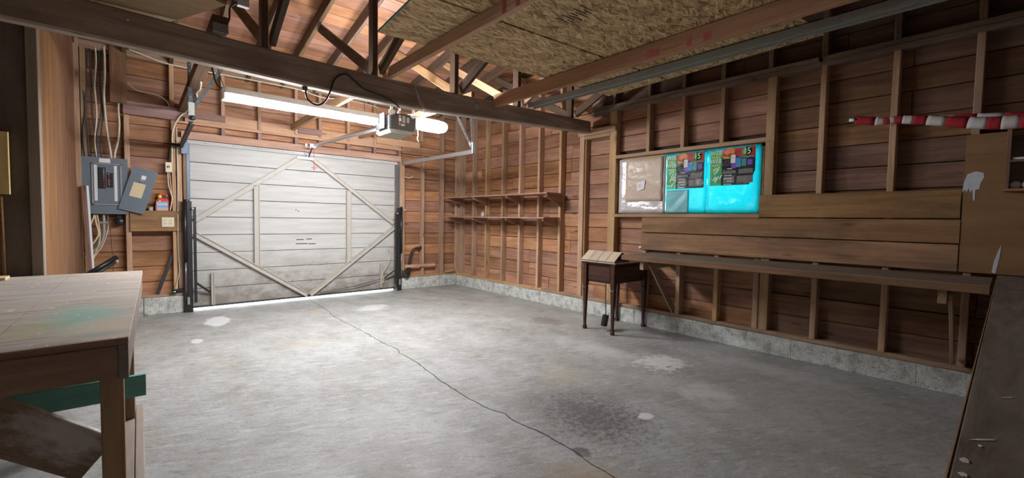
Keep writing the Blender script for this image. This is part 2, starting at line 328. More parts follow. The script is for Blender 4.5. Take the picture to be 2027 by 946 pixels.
def backtop_mat():
    m, nt, b, out = newmat('dark_paint_flecked_top')
    g = N(nt, 'ShaderNodeNewGeometry'); p = g.outputs['Position']
    gr = noise(nt, mapping(nt, p, (3, 22, 4)), 1.0, 7, 0.65, 0.8)
    cr = ramp(nt, [(0.3, (0.10, 0.085, 0.07)), (0.5, (0.175, 0.15, 0.125)), (0.75, (0.28, 0.24, 0.2))]); nt.links.new(gr, cr.inputs[0]); col = cr.outputs[0]
    for sc, th, c, amt in (((30, 10, 1), 0.76, (0.6, 0.56, 0.5), 0.85), ((5, 7, 1), 0.66, (0.28, 0.25, 0.22), 0.5), ((4, 6, 2), 0.67, (0.16, 0.08, 0.07), 0.6)):
        v = noise(nt, mapping(nt, p, sc, (3, 5, 1)), 1.0, 3, 0.5)
        r = ramp(nt, [(th-0.02, (0, 0, 0)), (th+0.02, (1, 1, 1))]); nt.links.new(v, r.inputs[0])
        col = mixc(nt, 'MIX', math_(nt, 'MULTIPLY', r.outputs[0], amt), col, c)
    nt.links.new(col, b.inputs['Base Color']); b.inputs['Roughness'].default_value = 0.6
    bp = N(nt, 'ShaderNodeBump'); bp.inputs['Strength'].default_value = 0.4; bp.inputs['Distance'].default_value = 0.004
    nt.links.new(gr, bp.inputs['Height']); nt.links.new(bp.outputs[0], b.inputs['Normal'])
    return m
M['backtop'] = backtop_mat()

def smeared_mat():
    m, nt, b, out = newmat('paint_smeared_brace')
    tc = N(nt, 'ShaderNodeTexCoord'); v = tc.outputs['Object']
    g = noise(nt, mapping(nt, v, (3, 26, 26)), 1.0, 7, 0.6, 0.9)
    cr = ramp(nt, [(0.3, (0.20, 0.14, 0.095)), (0.7, (0.42, 0.31, 0.215))]); nt.links.new(g, cr.inputs[0])
    mp = mapping(nt, v, (7, 11, 15), (-0.9, 0, -0.5))
    ln = N(nt, 'ShaderNodeVectorMath', operation='LENGTH'); nt.links.new(mp, ln.inputs[0])
    d = math_(nt, 'ADD', ln.outputs['Value'], math_(nt, 'MULTIPLY', math_(nt, 'SUBTRACT', noise(nt, mapping(nt, v, (14, 14, 30)), 1.0, 6, 0.65), 0.5), 2.6))
    r = ramp(nt, [(0.25, (1, 1, 1)), (0.75, (0, 0, 0))]); nt.links.new(math_(nt, 'MULTIPLY', d, 0.6), r.inputs[0])
    nt.links.new(mixc(nt, 'MIX', math_(nt, 'MULTIPLY', r.outputs[0], 0.75), cr.outputs[0], (0.80, 0.80, 0.78)), b.inputs['Base Color'])
    b.inputs['Roughness'].default_value = 0.75
    return m
M['smeared'] = smeared_mat()

def film(name, c, trans, transcol, gloss=0.18, crinkle=14.0):
    """plastic film over a filling that lets daylight through"""
    m, nt, b, out = newmat(name); nt.nodes.remove(b)
    tc = N(nt, 'ShaderNodeTexCoord')
    n = noise(nt, mapping(nt, tc.outputs['Object'], (crinkle, crinkle*0.4, crinkle)), 1.0, 5, 0.6, 1.2)
    bp = N(nt, 'ShaderNodeBump'); bp.inputs['Strength'].default_value = 0.8; bp.inputs['Distance'].default_value = 0.02
    nt.links.new(n, bp.inputs['Height'])
    d = N(nt, 'ShaderNodeBsdfDiffuse'); d.inputs['Color'].default_value = (*c, 1)
    t = N(nt, 'ShaderNodeBsdfTranslucent'); t.inputs['Color'].default_value = (*transcol, 1)
    g = N(nt, 'ShaderNodeBsdfGlossy'); g.inputs['Color'].default_value = (1, 1, 1, 1); g.inputs['Roughness'].default_value = 0.16
    nt.links.new(bp.outputs[0], g.inputs['Normal'])
    m1 = N(nt, 'ShaderNodeMixShader'); m1.inputs[0].default_value = trans
    nt.links.new(d.outputs[0], m1.inputs[1]); nt.links.new(t.outputs[0], m1.inputs[2])
    m2 = N(nt, 'ShaderNodeMixShader'); m2.inputs[0].default_value = gloss
    nt.links.new(m1.outputs[0], m2.inputs[1]); nt.links.new(g.outputs[0], m2.inputs[2])
    nt.links.new(m2.outputs[0], out.inputs['Surface'])
    return m
M['cyanbag'] = film('cyan_translucent_bag', (0.05, 0.42, 0.45), 0.78, (0.010, 0.44, 0.48), 0.03)
M['dimcyan'] = film('dim_cyan_film', (0.42, 0.80, 0.80), 0.5, (0.2, 0.62, 0.64), 0.02, 9)
M['tanbag'] = film('clear_bag_over_card', (0.60, 0.48, 0.37), 0.10, (0.3, 0.2, 0.12), 0.012, 5)
M['clearbag'] = film('clear_milky_bag', (0.66, 0.64, 0.65), 0.15, (0.3, 0.3, 0.3), 0.16, 9)
M['labelgreen'] = film('green_print', (0.06, 0.50, 0.17), 0.2, (0.03, 0.35, 0.1), 0.03)
M['labelblack'] = film('black_print', (0.025, 0.025, 0.03), 0.05, (0.02, 0.02, 0.02), 0.03)
M['labelred'] = film('red_print', (0.42, 0.04, 0.035), 0.1, (0.2, 0.02, 0.02), 0.03)
M['labelorange'] = film('orange_print', (0.75, 0.28, 0.09), 0.1, (0.4, 0.1, 0.03), 0.03)
M['labelpurple'] = film('purple_print', (0.20, 0.11, 0.55), 0.1, (0.1, 0.05, 0.3), 0.03)
M['labelblue'] = film('blue_print', (0.07, 0.3, 0.65), 0.1, (0.05, 0.2, 0.4), 0.03)
M['labelgrey'] = film('grey_print_box', (0.17, 0.175, 0.17), 0.05, (0.2, 0.2, 0.2), 0.03)
M['labelteal'] = film('teal_print', (0.05, 0.33, 0.27), 0.1, (0.05, 0.3, 0.2), 0.03)
M['inkwhite'] = flat('white_print_and_glint', (0.75, 0.8, 0.78), 0.5)
M['inkyellow'] = flat('yellow_print', (0.70, 0.66, 0.05), 0.5)
M['inkgreen'] = flat('bright_green_print', (0.12, 0.42, 0.08), 0.5)

def glass_mat():
    m, nt, b, out = newmat('window_glass'); nt.nodes.remove(b)
    t = N(nt, 'ShaderNodeBsdfTransparent'); g = N(nt, 'ShaderNodeBsdfGlossy'); g.inputs['Roughness'].default_value = 0.02
    mx = N(nt, 'ShaderNodeMixShader'); mx.inputs[0].default_value = 0.06
    nt.links.new(t.outputs[0], mx.inputs[1]); nt.links.new(g.outputs[0], mx.inputs[2]); nt.links.new(mx.outputs[0], out.inputs['Surface'])
    return m
M['glass'] = glass_mat()

# ------------------------------------------------------------------ geometry helpers
WM = {}            # world matrix of every object made here
def link(o, mat, parent, world):
    if o.data is not None and mat is not None and hasattr(o.data, 'materials') and len(o.data.materials) == 0:
        o.data.materials.append(mat)
    COL.objects.link(o)
    if parent is not None:
        o.parent = parent; o.matrix_basis = WM[parent.name].inverted() @ world
    else:
        o.matrix_basis = world
    WM[o.name] = world.copy()
    return o
def root(name, label=None, cat=None, loc=(0, 0, 0), group=None, kind=None):
    o = bpy.data.objects.new(name, None); o.empty_display_size = 0.05
    link(o, None, None, Matrix.Translation(loc)); return tag(o, label, cat, group, kind)
def tag(o, label=None, cat=None, group=None, kind=None):
    if label: o['label'] = label
    if cat: o['category'] = cat
    if group: o['group'] = group
    if kind: o['kind'] = kind
    return o
_cache = {}
def prism(L, W, H, mat, ch):
    """box L x W x H about the origin, local X along L, the four long edges chamfered"""
    key = (round(L, 4), round(W, 4), round(H, 4), mat.name, round(ch, 4))
    if key in _cache: return _cache[key]
    a, b, c = L/2, W/2, H/2; k = min(ch, b*0.45, c*0.45)
    if k > 0: sec = [(-b+k, -c), (b-k, -c), (b, -c+k), (b, c-k), (b-k, c), (-b+k, c), (-b, c-k), (-b, -c+k)]
    else: sec = [(-b, -c), (b, -c), (b, c), (-b, c)]
    n = len(sec)
    vs = [(-a, y, z) for y, z in sec] + [(a, y, z) for y, z in sec]
    fs = [(i, (i+1) % n, n+(i+1) % n, n+i) for i in range(n)] + [tuple(reversed(range(n))), tuple(range(n, 2*n))]
    me = bpy.data.meshes.new('piece'); me.from_pydata(vs, [], [tuple(reversed(f)) for f in fs]); me.flip_normals(); me.update()
    me.materials.append(mat); _cache[key] = me; return me
def stick(name, a, b, W, H, mat, parent=None, up=(0, 0, 1), ch=0.003, roll=0.0):
    """straight piece from a to b, W across, H along up"""
    a = Vector(a); b = Vector(b); d = (b-a); L = d.length; d.normalize()
    u = Vector(up); 
    if abs(d.dot(u)) > 0.98: u = Vector((0, 1, 0)) if abs(d.y) < 0.9 else Vector((1, 0, 0))
    y = u.cross(d).normalized(); z = d.cross(y).normalized()
    w_ = Matrix(((d.x, y.x, z.x, 0), (d.y, y.y, z.y, 0), (d.z, y.z, z.z, 0), (0, 0, 0, 1)))
    if roll: w_ = w_ @ Matrix.Rotation(roll, 4, 'X')
    w_ = Matrix.Translation((a+b)/2) @ w_
    return link(bpy.data.objects.new(name, prism(L, W, H, mat, ch)), mat, parent, w_)
def box(name, x0, x1, y0, y1, z0, z1, mat, parent=None, ch=0.003):
    """axis aligned box; its local X is its longest side so that the grain follows it"""
    dx, dy, dz = x1-x0, y1-y0, z1-z0; c = Vector(((x0+x1)/2, (y0+y1)/2, (z0+z1)/2))
    if dx >= dy and dx >= dz: R = Matrix.Identity(4); d = (dx, dy, dz)
    elif dy >= dz: R = Matrix.Rotation(math.pi/2, 4, 'Z'); d = (dy, dx, dz)
    else: R = Matrix.Rotation(-math.pi/2, 4, 'Y'); d = (dz, dy, dx)
    return link(bpy.data.objects.new(name, prism(*d, mat, ch)), mat, parent, Matrix.Translation(c) @ R)
def mesh(name, vs, fs, mat, parent=None, smooth=False, fix=True):
    me = bpy.data.meshes.new(name); me.from_pydata([tuple(v) for v in vs], [], fs)
    if fix:
        bm = bmesh.new(); bm.from_mesh(me); bmesh.ops.recalc_face_normals(bm, faces=bm.faces); bm.to_mesh(me); bm.free()
    if smooth:
        for p_ in me.polygons: p_.use_smooth = True
    me.update()
    return link(bpy.data.objects.new(name, me), mat, parent, Matrix.Identity(4))
def multibox(name, boxes, mat, parent=None):
    vs, fs = [], []
    for x0, x1, y0, y1, z0, z1 in boxes:
        k = len(vs)
        vs += [(x, y, z) for x in (x0, x1) for y in (y0, y1) for z in (z0, z1)]
        fs += [tuple(k+i for i in f) for f in ((0, 1, 3, 2), (4, 6, 7, 5), (0, 4, 5, 1), (2, 3, 7, 6), (0, 2, 6, 4), (1, 5, 7, 3))]
    return mesh(name, vs, fs, mat, parent)
def smoothline(pts, sub=6):
    pts = [Vector(p_) for p_ in pts]
    if len(pts) < 3 or sub <= 1: return pts
    o = []
    for i in range(len(pts)-1):
        p0 = pts[max(i-1, 0)]; p1 = pts[i]; p2 = pts[i+1]; p3 = pts[min(i+2, len(pts)-1)]
        for s in range(sub):
            t = s/sub
            o.append(0.5*((2*p1)+(p2-p0)*t+(2*p0-5*p1+4*p2-p3)*t*t+(3*p1-p0-3*p2+p3)*t**3))
    o.append(pts[-1]); return o
def tube(name, pts, r, mat, parent=None, sub=6, n=8, radii=None):
    P = smoothline(pts, sub); k = len(P); vs, fs = [], []
    t0 = (P[1]-P[0]).normalized(); u = t0.orthogonal().normalized()
    for i, p_ in enumerate(P):
        t = (P[min(i+1, k-1)]-P[max(i-1, 0)]).normalized()
        u = (u - t*u.dot(t)).normalized(); v = t.cross(u)
        ra = r if radii is None else radii[min(int(i*len(radii)/k), len(radii)-1)] if sub <= 1 else (r if radii is None else radii[0]+(radii[-1]-radii[0])*i/(k-1))
        vs += [p_+u*ra*math.cos(2*math.pi*j/n)+v*ra*math.sin(2*math.pi*j/n) for j in range(n)]
    for i in range(k-1):
        for j in range(n): fs.append((i*n+j, i*n+(j+1) % n, (i+1)*n+(j+1) % n, (i+1)*n+j))
    fs.append(tuple(range(n))); fs.append(tuple((k-1)*n+j for j in range(n)))
    return mesh(name, vs, fs, mat, parent, smooth=True)
def lathe(name, prof, center, mat, parent=None, n=20, axis='Z', sx=1, sy=1):
    vs, fs = [], []
    for r, z in prof:
        for j in range(n):
            a = 2*math.pi*j/n; q = (r*math.cos(a)*sx, r*math.sin(a)*sy, z)
            if axis == 'Y': q = (q[0], -q[2], q[1])
            if axis == 'X': q = (q[2], q[0], q[1])
            vs.append(Vector(center)+Vector(q))
    k = len(prof)
    for i in range(k-1):
        for j in range(n): fs.append((i*n+j, i*n+(j+1) % n, (i+1)*n+(j+1) % n, (i+1)*n+j))
    fs.append(tuple(range(n))); fs.append(tuple((k-1)*n+j for j in range(n)))
    return mesh(name, vs, fs, mat, parent, smooth=True)
def extr(name, outline, origin, ux, uy, thick, mat, parent=None):
    """flat outline (2D) in the plane ux,uy at origin, extruded by thick along ux x uy"""
    o = Vector(origin); ux = Vector(ux).normalized(); uy = Vector(uy).normalized(); nz = ux.cross(uy)
    n = len(outline)
    vs = [o+ux*a+uy*b for a, b in outline] + [o+ux*a+uy*b+nz*thick for a, b in outline]
    fs = [tuple(range(n)), tuple(range(n, 2*n))] + [(i, (i+1) % n, n+(i+1) % n, n+i) for i in range(n)]
    return mesh(name, vs, fs, mat, parent)
def text(name, body, size, origin, ux, uy, mat, parent, thick=0.0008, align='CENTER', squeeze=1.0):
    cu = bpy.data.curves.new(name, 'FONT'); cu.body = body; cu.size = size; cu.align_x = align; cu.align_y = 'CENTER'; cu.extrude = thick
    cu.resolution_u = 3
    t = bpy.data.objects.new(name, cu); COL.objects.link(t)
    dg = bpy.context.evaluated_depsgraph_get(); me = bpy.data.meshes.new_from_object(t.evaluated_get(dg))
    bpy.data.objects.remove(t)
    ux = Vector(ux).normalized(); uy = Vector(uy).normalized(); nz = ux.cross(uy)
    w_ = Matrix(((ux.x*squeeze, uy.x, nz.x, 0), (ux.y*squeeze, uy.y, nz.y, 0), (ux.z*squeeze, uy.z, nz.z, 0), (0, 0, 0, 1)))
    me.materials.clear(); me.materials.append(mat)
    return link(bpy.data.objects.new(name, me), mat, parent, Matrix.Translation(origin) @ w_)
def jit(a): return random.uniform(-a, a)

# ------------------------------------------------------------------ levels of the room
XS, YS = 4.38, 6.62            # inner faces of the studs: right wall, front wall
XL, YB = -1.6, -1.5            # outer left wall, back wall (behind the camera)
RIDGE_Y = 2.6
def roofz(y): return 2.98 + 0.2*((YS-y) if y >= RIDGE_Y else (y-(RIDGE_Y-(YS-RIDGE_Y))))   # underside of the rafters

# ------------------------------------------------------------------ floor with its crack
crack = [(1.861, 6.72), (1.827, 6.06), (1.803, 5.567), (1.758, 5.297), (1.764, 4.986), (1.764, 4.383), (1.753, 3.907), (1.768, 3.614), (1.731, 3.497), (1.736, 3.304), (1.715, 3.044), (1.674, 2.774), (1.662, 2.493), (1.652, 2.247), (1.664, 2.1), (1.69, 1.993), (1.677, 1.857), (1.695, 1.675), (1.7, 1.579), (1.698, 1.437), (1.67, 1.342), (1.677, 1.24), (1.669, 1.153), (1.66, 0.6), (1.67, -0.4), (1.65, YB)]
fine = []
for (xa, ya), (xb, yb) in zip(crack[:-1], crack[1:]):
    k = max(2, int(abs(yb-ya)/0.05))
    for i in range(k):
        t = i/k; fine.append((xa+(xb-xa)*t+jit(0.008), ya+(yb-ya)*t))
fine.append(crack[-1])
n = len(fine); hw = [0.0026+0.0022*random.random()+0.0012*(6.7-y)/6 for x, y in fine]
vs = [(XL, y, 0) for x, y in fine] + [(x-h, y, 0) for (x, y), h in zip(fine, hw)] + [(x-h*0.4, y, -0.03) for (x, y), h in zip(fine, hw)] + [(x+h*0.4, y, -0.03) for (x, y), h in zip(fine, hw)] + [(x+h, y, 0) for (x, y), h in zip(fine, hw)] + [(4.5, y, 0) for x, y in fine]
fs = [(k*n+i, k*n+i+1, (k+1)*n+i+1, (k+1)*n+i) for k in range(5) for i in range(n-1)]
k0 = len(vs)
vs += [(XL, 6.72, -0.12), (4.5, 6.72, -0.12), (4.5, YB, -0.12), (XL, YB, -0.12)]
fs.append((k0, k0+1, k0+2, k0+3))
tag(mesh('floor', vs, fs, M['floor'], fix=False), kind='structure')
tag(box('driveway', -4, 9, 6.73, 16, -0.12, -0.006, M['drive']), kind='structure')

# ------------------------------------------------------------------ right wall
WR = multibox('wall_right', [
    (4.50, 4.54, YB, 1.53, 0, 4.2), (4.50, 4.54, 3.13, 6.8, 0, 4.2), (4.50, 4.54, 1.53, 3.13, 0, 1.29), (4.50, 4.54, 1.53, 3.13, 1.95, 4.2)], M['outer'])
tag(WR, kind='structure')
y = YB
rb = [-1.5, -0.9, -0.45, 0.0, 0.41, 0.81, 1.23, 1.6, 2.02, 2.44, 2.84, 3.25, 3.62, 4.0, 4.41, 4.8, 5.2, 5.62, 6.0, 6.29, 6.6]
for a, b_ in zip(rb[:-1], rb[1:]):
    box('concrete_block', 4.375+jit(0.003), 4.5, a+0.001, b_-0.001, 0, 0.172+jit(0.002), M['block'], WR, ch=0.003)
for a, b_ in ((YB, 1.9), (1.9, 4.4), (4.4, 6.62)):
    box('sill_plate', 4.385, 4.485, a, b_-0.003, 0.175, 0.212, M['stud'], WR)
# sheathing boards, one object each
EXP = 0.1855
for i in range(21):
    z0 = 0.19 + i*EXP; z1 = z0+EXP-0.006; zc = z1
    ymax = 6.70 if zc < 3.05 else min(6.7, YS-(zc-2.98-0.1)/0.2)
    ymin = YB if zc < 3.05 else max(YB, RIDGE_Y-(ymax-RIDGE_Y))
    if ymax-ymin < 0.3: continue
    cuts = [ymin]
    inwin = z1 > 1.30 and z0 < 1.94
    if inwin: segs = [(ymin, 1.53), (3.13, ymax)]
    elif z0 >= 2.5: segs = [(ymin, 3.59), (3.59, ymax)] if ymax > 4.0 else [(ymin, ymax)]
    else: segs = [(ymin, 1.49), (1.49, ymax)]
    for s0, s1 in segs:
        c = [s0]
        while s1-c[-1] > 2.4: c.append(c[-1]+random.choice((0.81, 1.22, 1.63, 2.03)))
        c.append(s1)
        for a, b_ in zip(c[:-1], c[1:]):
            dx = jit(0.004)
            if inwin and (z0 < 1.29 or z1 > 1.95):
                pass
            box('board', 4.470+dx, 4.492+dx, a+0.002, b_-0.002, z0+jit(0.002), z1, M['gable'] if z0 >= 2.5 and a < 3.5 else M['olddimboard'] if b_ < 1.6 else M['board'], WR, ch=0.004)
box('board', 4.470, 4.492, 1.53, 3.13, 1.305-EXP*0.15, 1.306, M['board'], WR) if False else None
# studs
def rstud(yc, wd=0.042, z0=0.212, z1=2.53, m='stud', x0=XS, tilt=0.0):
    stick('stud', (x0+0.045, yc-tilt, z0), (x0+0.045, yc+tilt, z1), wd, 0.09, M[m], WR, up=(1, 0, 0), ch=0.004)
for yc in (6.645, 6.475): rstud(yc, 0.055, z1=3.0)
for yc in (6.11, 5.735, 5.31, 4.90, 4.49, 4.07): rstud(yc, 0.042, z1=roofz(yc), tilt=jit(0.008))
rstud(3.69, 0.075, z1=2.30); rstud(3.205, 0.10)                          # old doorway jambs
box('door_head', XS-0.004, 4.468, 3.25, 3.655, 2.245, 2.29, M['stud'], WR)
rstud(3.655-0.012, 0.02, z1=2.245, x0=XS+0.02, m='stud')
for yc in (2.73, 2.318, 1.908): rstud(yc, 0.042, z0=1.995)                  # cripples over the window
rstud(1.47, 0.075)
for yc in (1.078, 0.617, 0.182, -0.24, -0.65, -1.06): rstud(yc, 0.042)
for yc in (2.317, 1.914): rstud(yc, 0.045, z1=1.22)
rstud(1.545, 0.05, z1=1.22, x0=XS+0.012); rstud(2.73, 0.042, z1=1.22)
box('header_beam', 4.375, 4.468, 1.435, 3.155, 1.955, 1.995, M['stud'], WR)         # rough head and sill of the window
box('window_ledge', 4.352, 4.468, 1.53, 3.16, 1.252, 1.288, M['stud'], WR)
# plates and the gable framing above
for a, b_ in ((YB, 1.1), (1.1, 3.54)):
    box('top_plate', 4.372, 4.468, a, b_-0.004, 2.53, 2.572, M['old'], WR)
    box('top_plate', 4.372, 4.468, a+0.02, b_-0.01, 2.575, 2.615, M['old'], WR)
for yc in (3.2, 2.73, 2.32, 1.91, 1.49, 1.08, 0.62, 0.18, -0.24):
    rstud(yc, 0.042, z0=2.615, z1=roofz(yc)+0.02, m='old')
# old door head board above the doorway, seen under the beam end
box('door_header', 4.36, 4.378, 3.16, 3.74, 2.292, 2.36, M['stud'], WR)

# window
WN = multibox('window_1', [(4.425, 4.50, 1.53, 1.56, 1.29, 1.95), (4.425, 4.50, 3.10, 3.13, 1.29, 1.95), (4.425, 4.50, 1.53, 3.13, 1.29, 1.315), (4.425, 4.50, 1.53, 3.13, 1.925, 1.95), (4.46, 4.50, 2.32, 2.345, 1.29, 1.95)], M['stud'])
tag(WN, kind='structure')
box('pane', 4.478, 4.484, 2.345, 3.10, 1.315, 1.925, M['glass'], WN, ch=0)
box('pane', 4.478, 4.484, 1.56, 2.32, 1.315, 1.925, M['glass'], WN, ch=0)

W2 = multibox('added_fill_window', [(XL-0.05, XL+0.01, -0.95, -0.92, 1.25, 1.85), (XL-0.05, XL+0.01, -0.38, -0.35, 1.25, 1.85), (XL-0.05, XL+0.01, -0.95, -0.35, 1.25, 1.28), (XL-0.05, XL+0.01, -0.95, -0.35, 1.82, 1.85)], M['stud'])  # added window behind the camera, lets in sky light as fill
tag(W2, kind='structure')
box('pane', XL-0.03, XL-0.025, -0.92, -0.38, 1.28, 1.82, M['glass'], W2, ch=0)

# ------------------------------------------------------------------ front wall
WF = multibox('wall_front', [(XL, 0.44, 6.735, 6.78, 0, 3.2), (3.245, 4.5, 6.735, 6.78, 0, 3.2), (0.44, 3.245, 6.735, 6.78, 2.115, 3.2)], M['outer'])
tag(WF, kind='structure')
for a, b_ in ((-0.46, -0.17), (-0.17, 0.03), (0.03, 0.405)):
    box('concrete_block', a+0.003, b_-0.003, 6.585+jit(0.003), 6.73, 0, 0.205, M['block'], WF, ch=0.006)
for a, b_ in ((3.28, 3.62), (3.62, 4.02), (4.02, 4.37)):
    box('concrete_block', a+0.003, b_-0.003, 6.59+jit(0.003), 6.73, 0, 0.19, M['block'], WF, ch=0.006)
box('sill_plate', -0.46, 0.40, 6.60, 6.70, 0.207, 0.245, M['stud'], WF)
box('sill_plate', 3.29, 4.37, 6.605, 6.70, 0.192, 0.225, M['stud'], WF)
for i in range(16):
    z0 = 0.20 + i*EXP; z1 = z0+EXP-0.006
    for (a, b_) in (((-0.46, 0.42), (3.27, 4.46)) if z1 < 2.13 else ((-0.46, 1.65 + 0.41*(i % 3)), (1.65 + 0.41*(i % 3), 4.46))):
        dy = jit(0.004)
        box('board', a+0.002, b_-0.002, 6.708+dy, 6.73+dy, z0, z1, M['board'], WF, ch=0.004)
def fstud(xc, wd=0.042, z0=0.245, z1=2.98, y0=YS, m='stud', tilt=0):
    stick('stud', (xc-tilt, y0+0.042, z0), (xc+tilt, y0+0.042, z1), wd, 0.084, M[m], WF, up=(0, 1, 0), ch=0.004)
fstud(-0.085, 0.048, z1=2.32); fstud(0.333, 0.04, z1=2.32); fstud(0.385, 0.048, z1=2.13); fstud(-0.43, 0.045)
fstud(3.325, 0.07, z0=0.225, z1=2.12); fstud(3.71, 0.042, z0=0.225, z1=2.36); fstud(4.095, 0.06, z0=0.225)
fstud(3.68, 0.042, z0=2.5); fstud(0.325, 0.045, z0=2.47)
for xc in (0.838, 1.245, 1.70, 2.02, 2.43, 2.845, 3.27):
    fstud(xc, 0.042, z0=2.345 if xc > 1 else 2.46, y0=6.612)
    box('spacer_block', xc-0.022, xc+0.022, 6.618, 6.70, 2.209, 2.305, M['purple'], WF)
box('door_header', 0.45, 3.30, 6.632, 6.70, 2.305, 2.458, M['header'], WF)
box('ledger', 0.37, 3.32, 6.600, 6.632, 2.300, 2.325, M['header'], WF)
box('door_header', 0.41, 3.29, 6.612, 6.70, 2.118, 2.208, M['header'], WF)
box('let_in_board', -0.11, 0.40, 6.595, 6.618, 2.325, 2.475, M['purple'], WF)
box('let_in_board', 0.40, 0.86, 6.597, 6.620, 2.375, 2.455, M['purple'], WF)
box('let_in_board', 1.72, 2.03, 6.590, 6.611, 2.365, 2.45, M['purple'], WF)
box('let_in_board', 2.86, 3.62, 6.592, 6.615, 2.37, 2.47, M['header'], WF)
box('let_in_board', 3.30, 4.35, 6.594, 6.616, 2.26, 2.368, M['board'], WF)
box('shadow_dark_board', -0.215, -0.075, 6.57, 6.60, 2.43, 3.08, M['olddimboard'], WF)  # brown board whose dark tone paints in the shadow over it
box('top_plate', -0.46, 4.37, 6.62, 6.70, 2.98, 3.02, M['stud'], WF)
box('top_plate', -0.46, 4.37, 6.62, 6.70, 3.022, 3.06, M['stud'], WF)
box('cross_rail', -0.46, -0.215, 6.60, 6.62, 3.0, 3.06, M['stud'], WF)
box('door_jamb', 0.425, 0.488, 6.692, 6.734, 0.0, 2.117, M['stud'], WF); box('door_jamb', 3.202, 3.28, 6.692, 6.734, 0.0, 2.117, M['stud'], WF)
box('door_jamb', 0.45, 3.24, 6.692, 6.734, 2.09, 2.117, M['stud'], WF)
box('outlet_board', -0.072, 0.402, 6.592, 6.616, 0.995, 1.235, M['splash'], WF)
# block ledge behind the bottle so that things can stand on the board
box('ledge', -0.06, 0.36, 6.617, 6.705, 1.19, 1.233, M['stud'], WF)

# ------------------------------------------------------------------ left: return wall and dark partition
WL_ = multibox('wall_left', [(XL-0.05, XL, YB-0.05, -0.95, 0, 4.2), (XL-0.05, XL, -0.35, 6.78, 0, 4.2), (XL-0.05, XL, -0.95, -0.35, 0, 1.25), (XL-0.05, XL, -0.95, -0.35, 1.85, 4.2), (XL, -0.56, 4.09, 4.13, 0, 3.5), (-0.56, -0.52, 4.10, 6.70, 0, 3.08)], M['outer'])
tag(WL_, kind='structure')
box('plywood_panel', XL, -0.475, 4.06, 4.09, 0.0, 3.4, M['darkply'], WL_)
box('corner_post', -0.515, -0.462, 4.045, 4.135, 0.0, 3.4, M['greyplank'], WL_)
box('plywood_panel', -0.515, -0.49, 4.135, 5.12, 0.0, 3.4, M['brownply'], WL_)
box('plywood_panel', -0.515, -0.494, 5.124, 6.58, 0.0, 3.4, M['brownply'], WL_)
box('edge_batten', -0.515, -0.455, 6.56, 6.60, 0.0, 3.1, M['stud'], WL_)
WB = multibox('wall_back', [(XL, 4.5, YB-0.05, YB, 0, 3.2)], M['board']); tag(WB, kind='structure')

# ------------------------------------------------------------------ roof deck and rafters
def slope_piece(y0, z0, y1, z1): return (y0, z0), (y1, z1)
EZ = 0.14
cvs = []
ye, yb_ = 6.95, RIDGE_Y-(6.95-RIDGE_Y)
prof = [(ye, roofz(YS)-0.066+EZ+0.03), (RIDGE_Y, roofz(RIDGE_Y)+EZ+0.03), (yb_, roofz(YS)-0.066+EZ+0.03)]
vs = [(x, yy, zz) for x in (XL-0.1, 4.6) for yy, zz in prof] + [(x, yy, zz+0.03) for x in (XL-0.1, 4.6) for yy, zz in prof]
CE = mesh('ceiling', vs, [(0, 1, 4, 3), (1, 2, 5, 4), (6, 9, 10, 7), (7, 10, 11, 8), (0, 3, 9, 6), (2, 8, 11, 5), (0, 6, 7, 1), (1, 7, 8, 2), (3, 4, 10, 9), (4, 5, 11, 10)], M['outer'])
tag(CE, kind='structure')
L = math.hypot(YS+0.2-RIDGE_Y, 0.2*(YS+0.2-RIDGE_Y)); nb = int(L/0.19)
for side in (1, -1):
    dirv = Vector((0, side*1, -0.2)).normalized()
    for i in range(nb+1):
        c = Vector((0, RIDGE_Y, roofz(RIDGE_Y)+EZ+0.012)) + dirv*(0.1+i*0.19)
        stick('roof_board', (XL-0.05, c.y, c.z+jit(0.002)), (4.52, c.y, c.z+jit(0.002)), 0.184, 0.018, M['roofboard'], CE, up=(0, side*0.2, 1), ch=0.003)
TR = [0.71, 1.53, 2.345, 3.16, 4.03]
for xc in (-1.3, -0.9, -0.5, -0.09, 0.325, 1.12, 1.94, 2.75, 3.58):
    for s in (1, -1):
        yA = RIDGE_Y; yBm = 6.72 if s == 1 else YB-0.02
        stick('rafter', (xc, yA, roofz(yA)+0.07), (xc, yBm, roofz(min(yBm, YS))+0.07-(0.2*max(0, yBm-YS))), 0.04, 0.135, M['strut'], CE)

# ------------------------------------------------------------------ main beam (sagging)
bx = [-1.55, -0.3, 0.08, 0.63, 1.2, 1.6, 2.1, 2.6, 3.1, 3.7, 4.36]
bzb = [2.235, 2.226, 2.218, 2.202, 2.186, 2.180, 2.192, 2.220, 2.250, 2.282, 2.312]
bzt = [2.44, 2.432, 2.424, 2.404, 2.394, 2.392, 2.400, 2.410, 2.426, 2.446, 2.460]
vs, fs = [], []
kk = 0.012
for x, b0, t0 in zip(bx, bzb, bzt):
    ya, yb2 = 3.54, 3.635
    vs += [(x, ya+kk, b0), (x, yb2-kk, b0), (x, yb2, b0+kk), (x, yb2, t0-kk), (x, yb2-kk, t0), (x, ya+kk, t0), (x, ya, t0-kk), (x, ya, b0+kk)]
for i in range(len(bx)-1):
    for j in range(8): fs.append((i*8+j, i*8+(j+1) % 8, (i+1)*8+(j+1) % 8, (i+1)*8+j))
fs += [tuple(range(8)), tuple((len(bx)-1)*8+j for j in range(8))]
BM = root('ceiling_beam', 'long dark old timber beam sagging across the whole garage', 'beam', (0, 3.6, 2.3))
mesh('timber', vs, fs, M['beam'], BM)
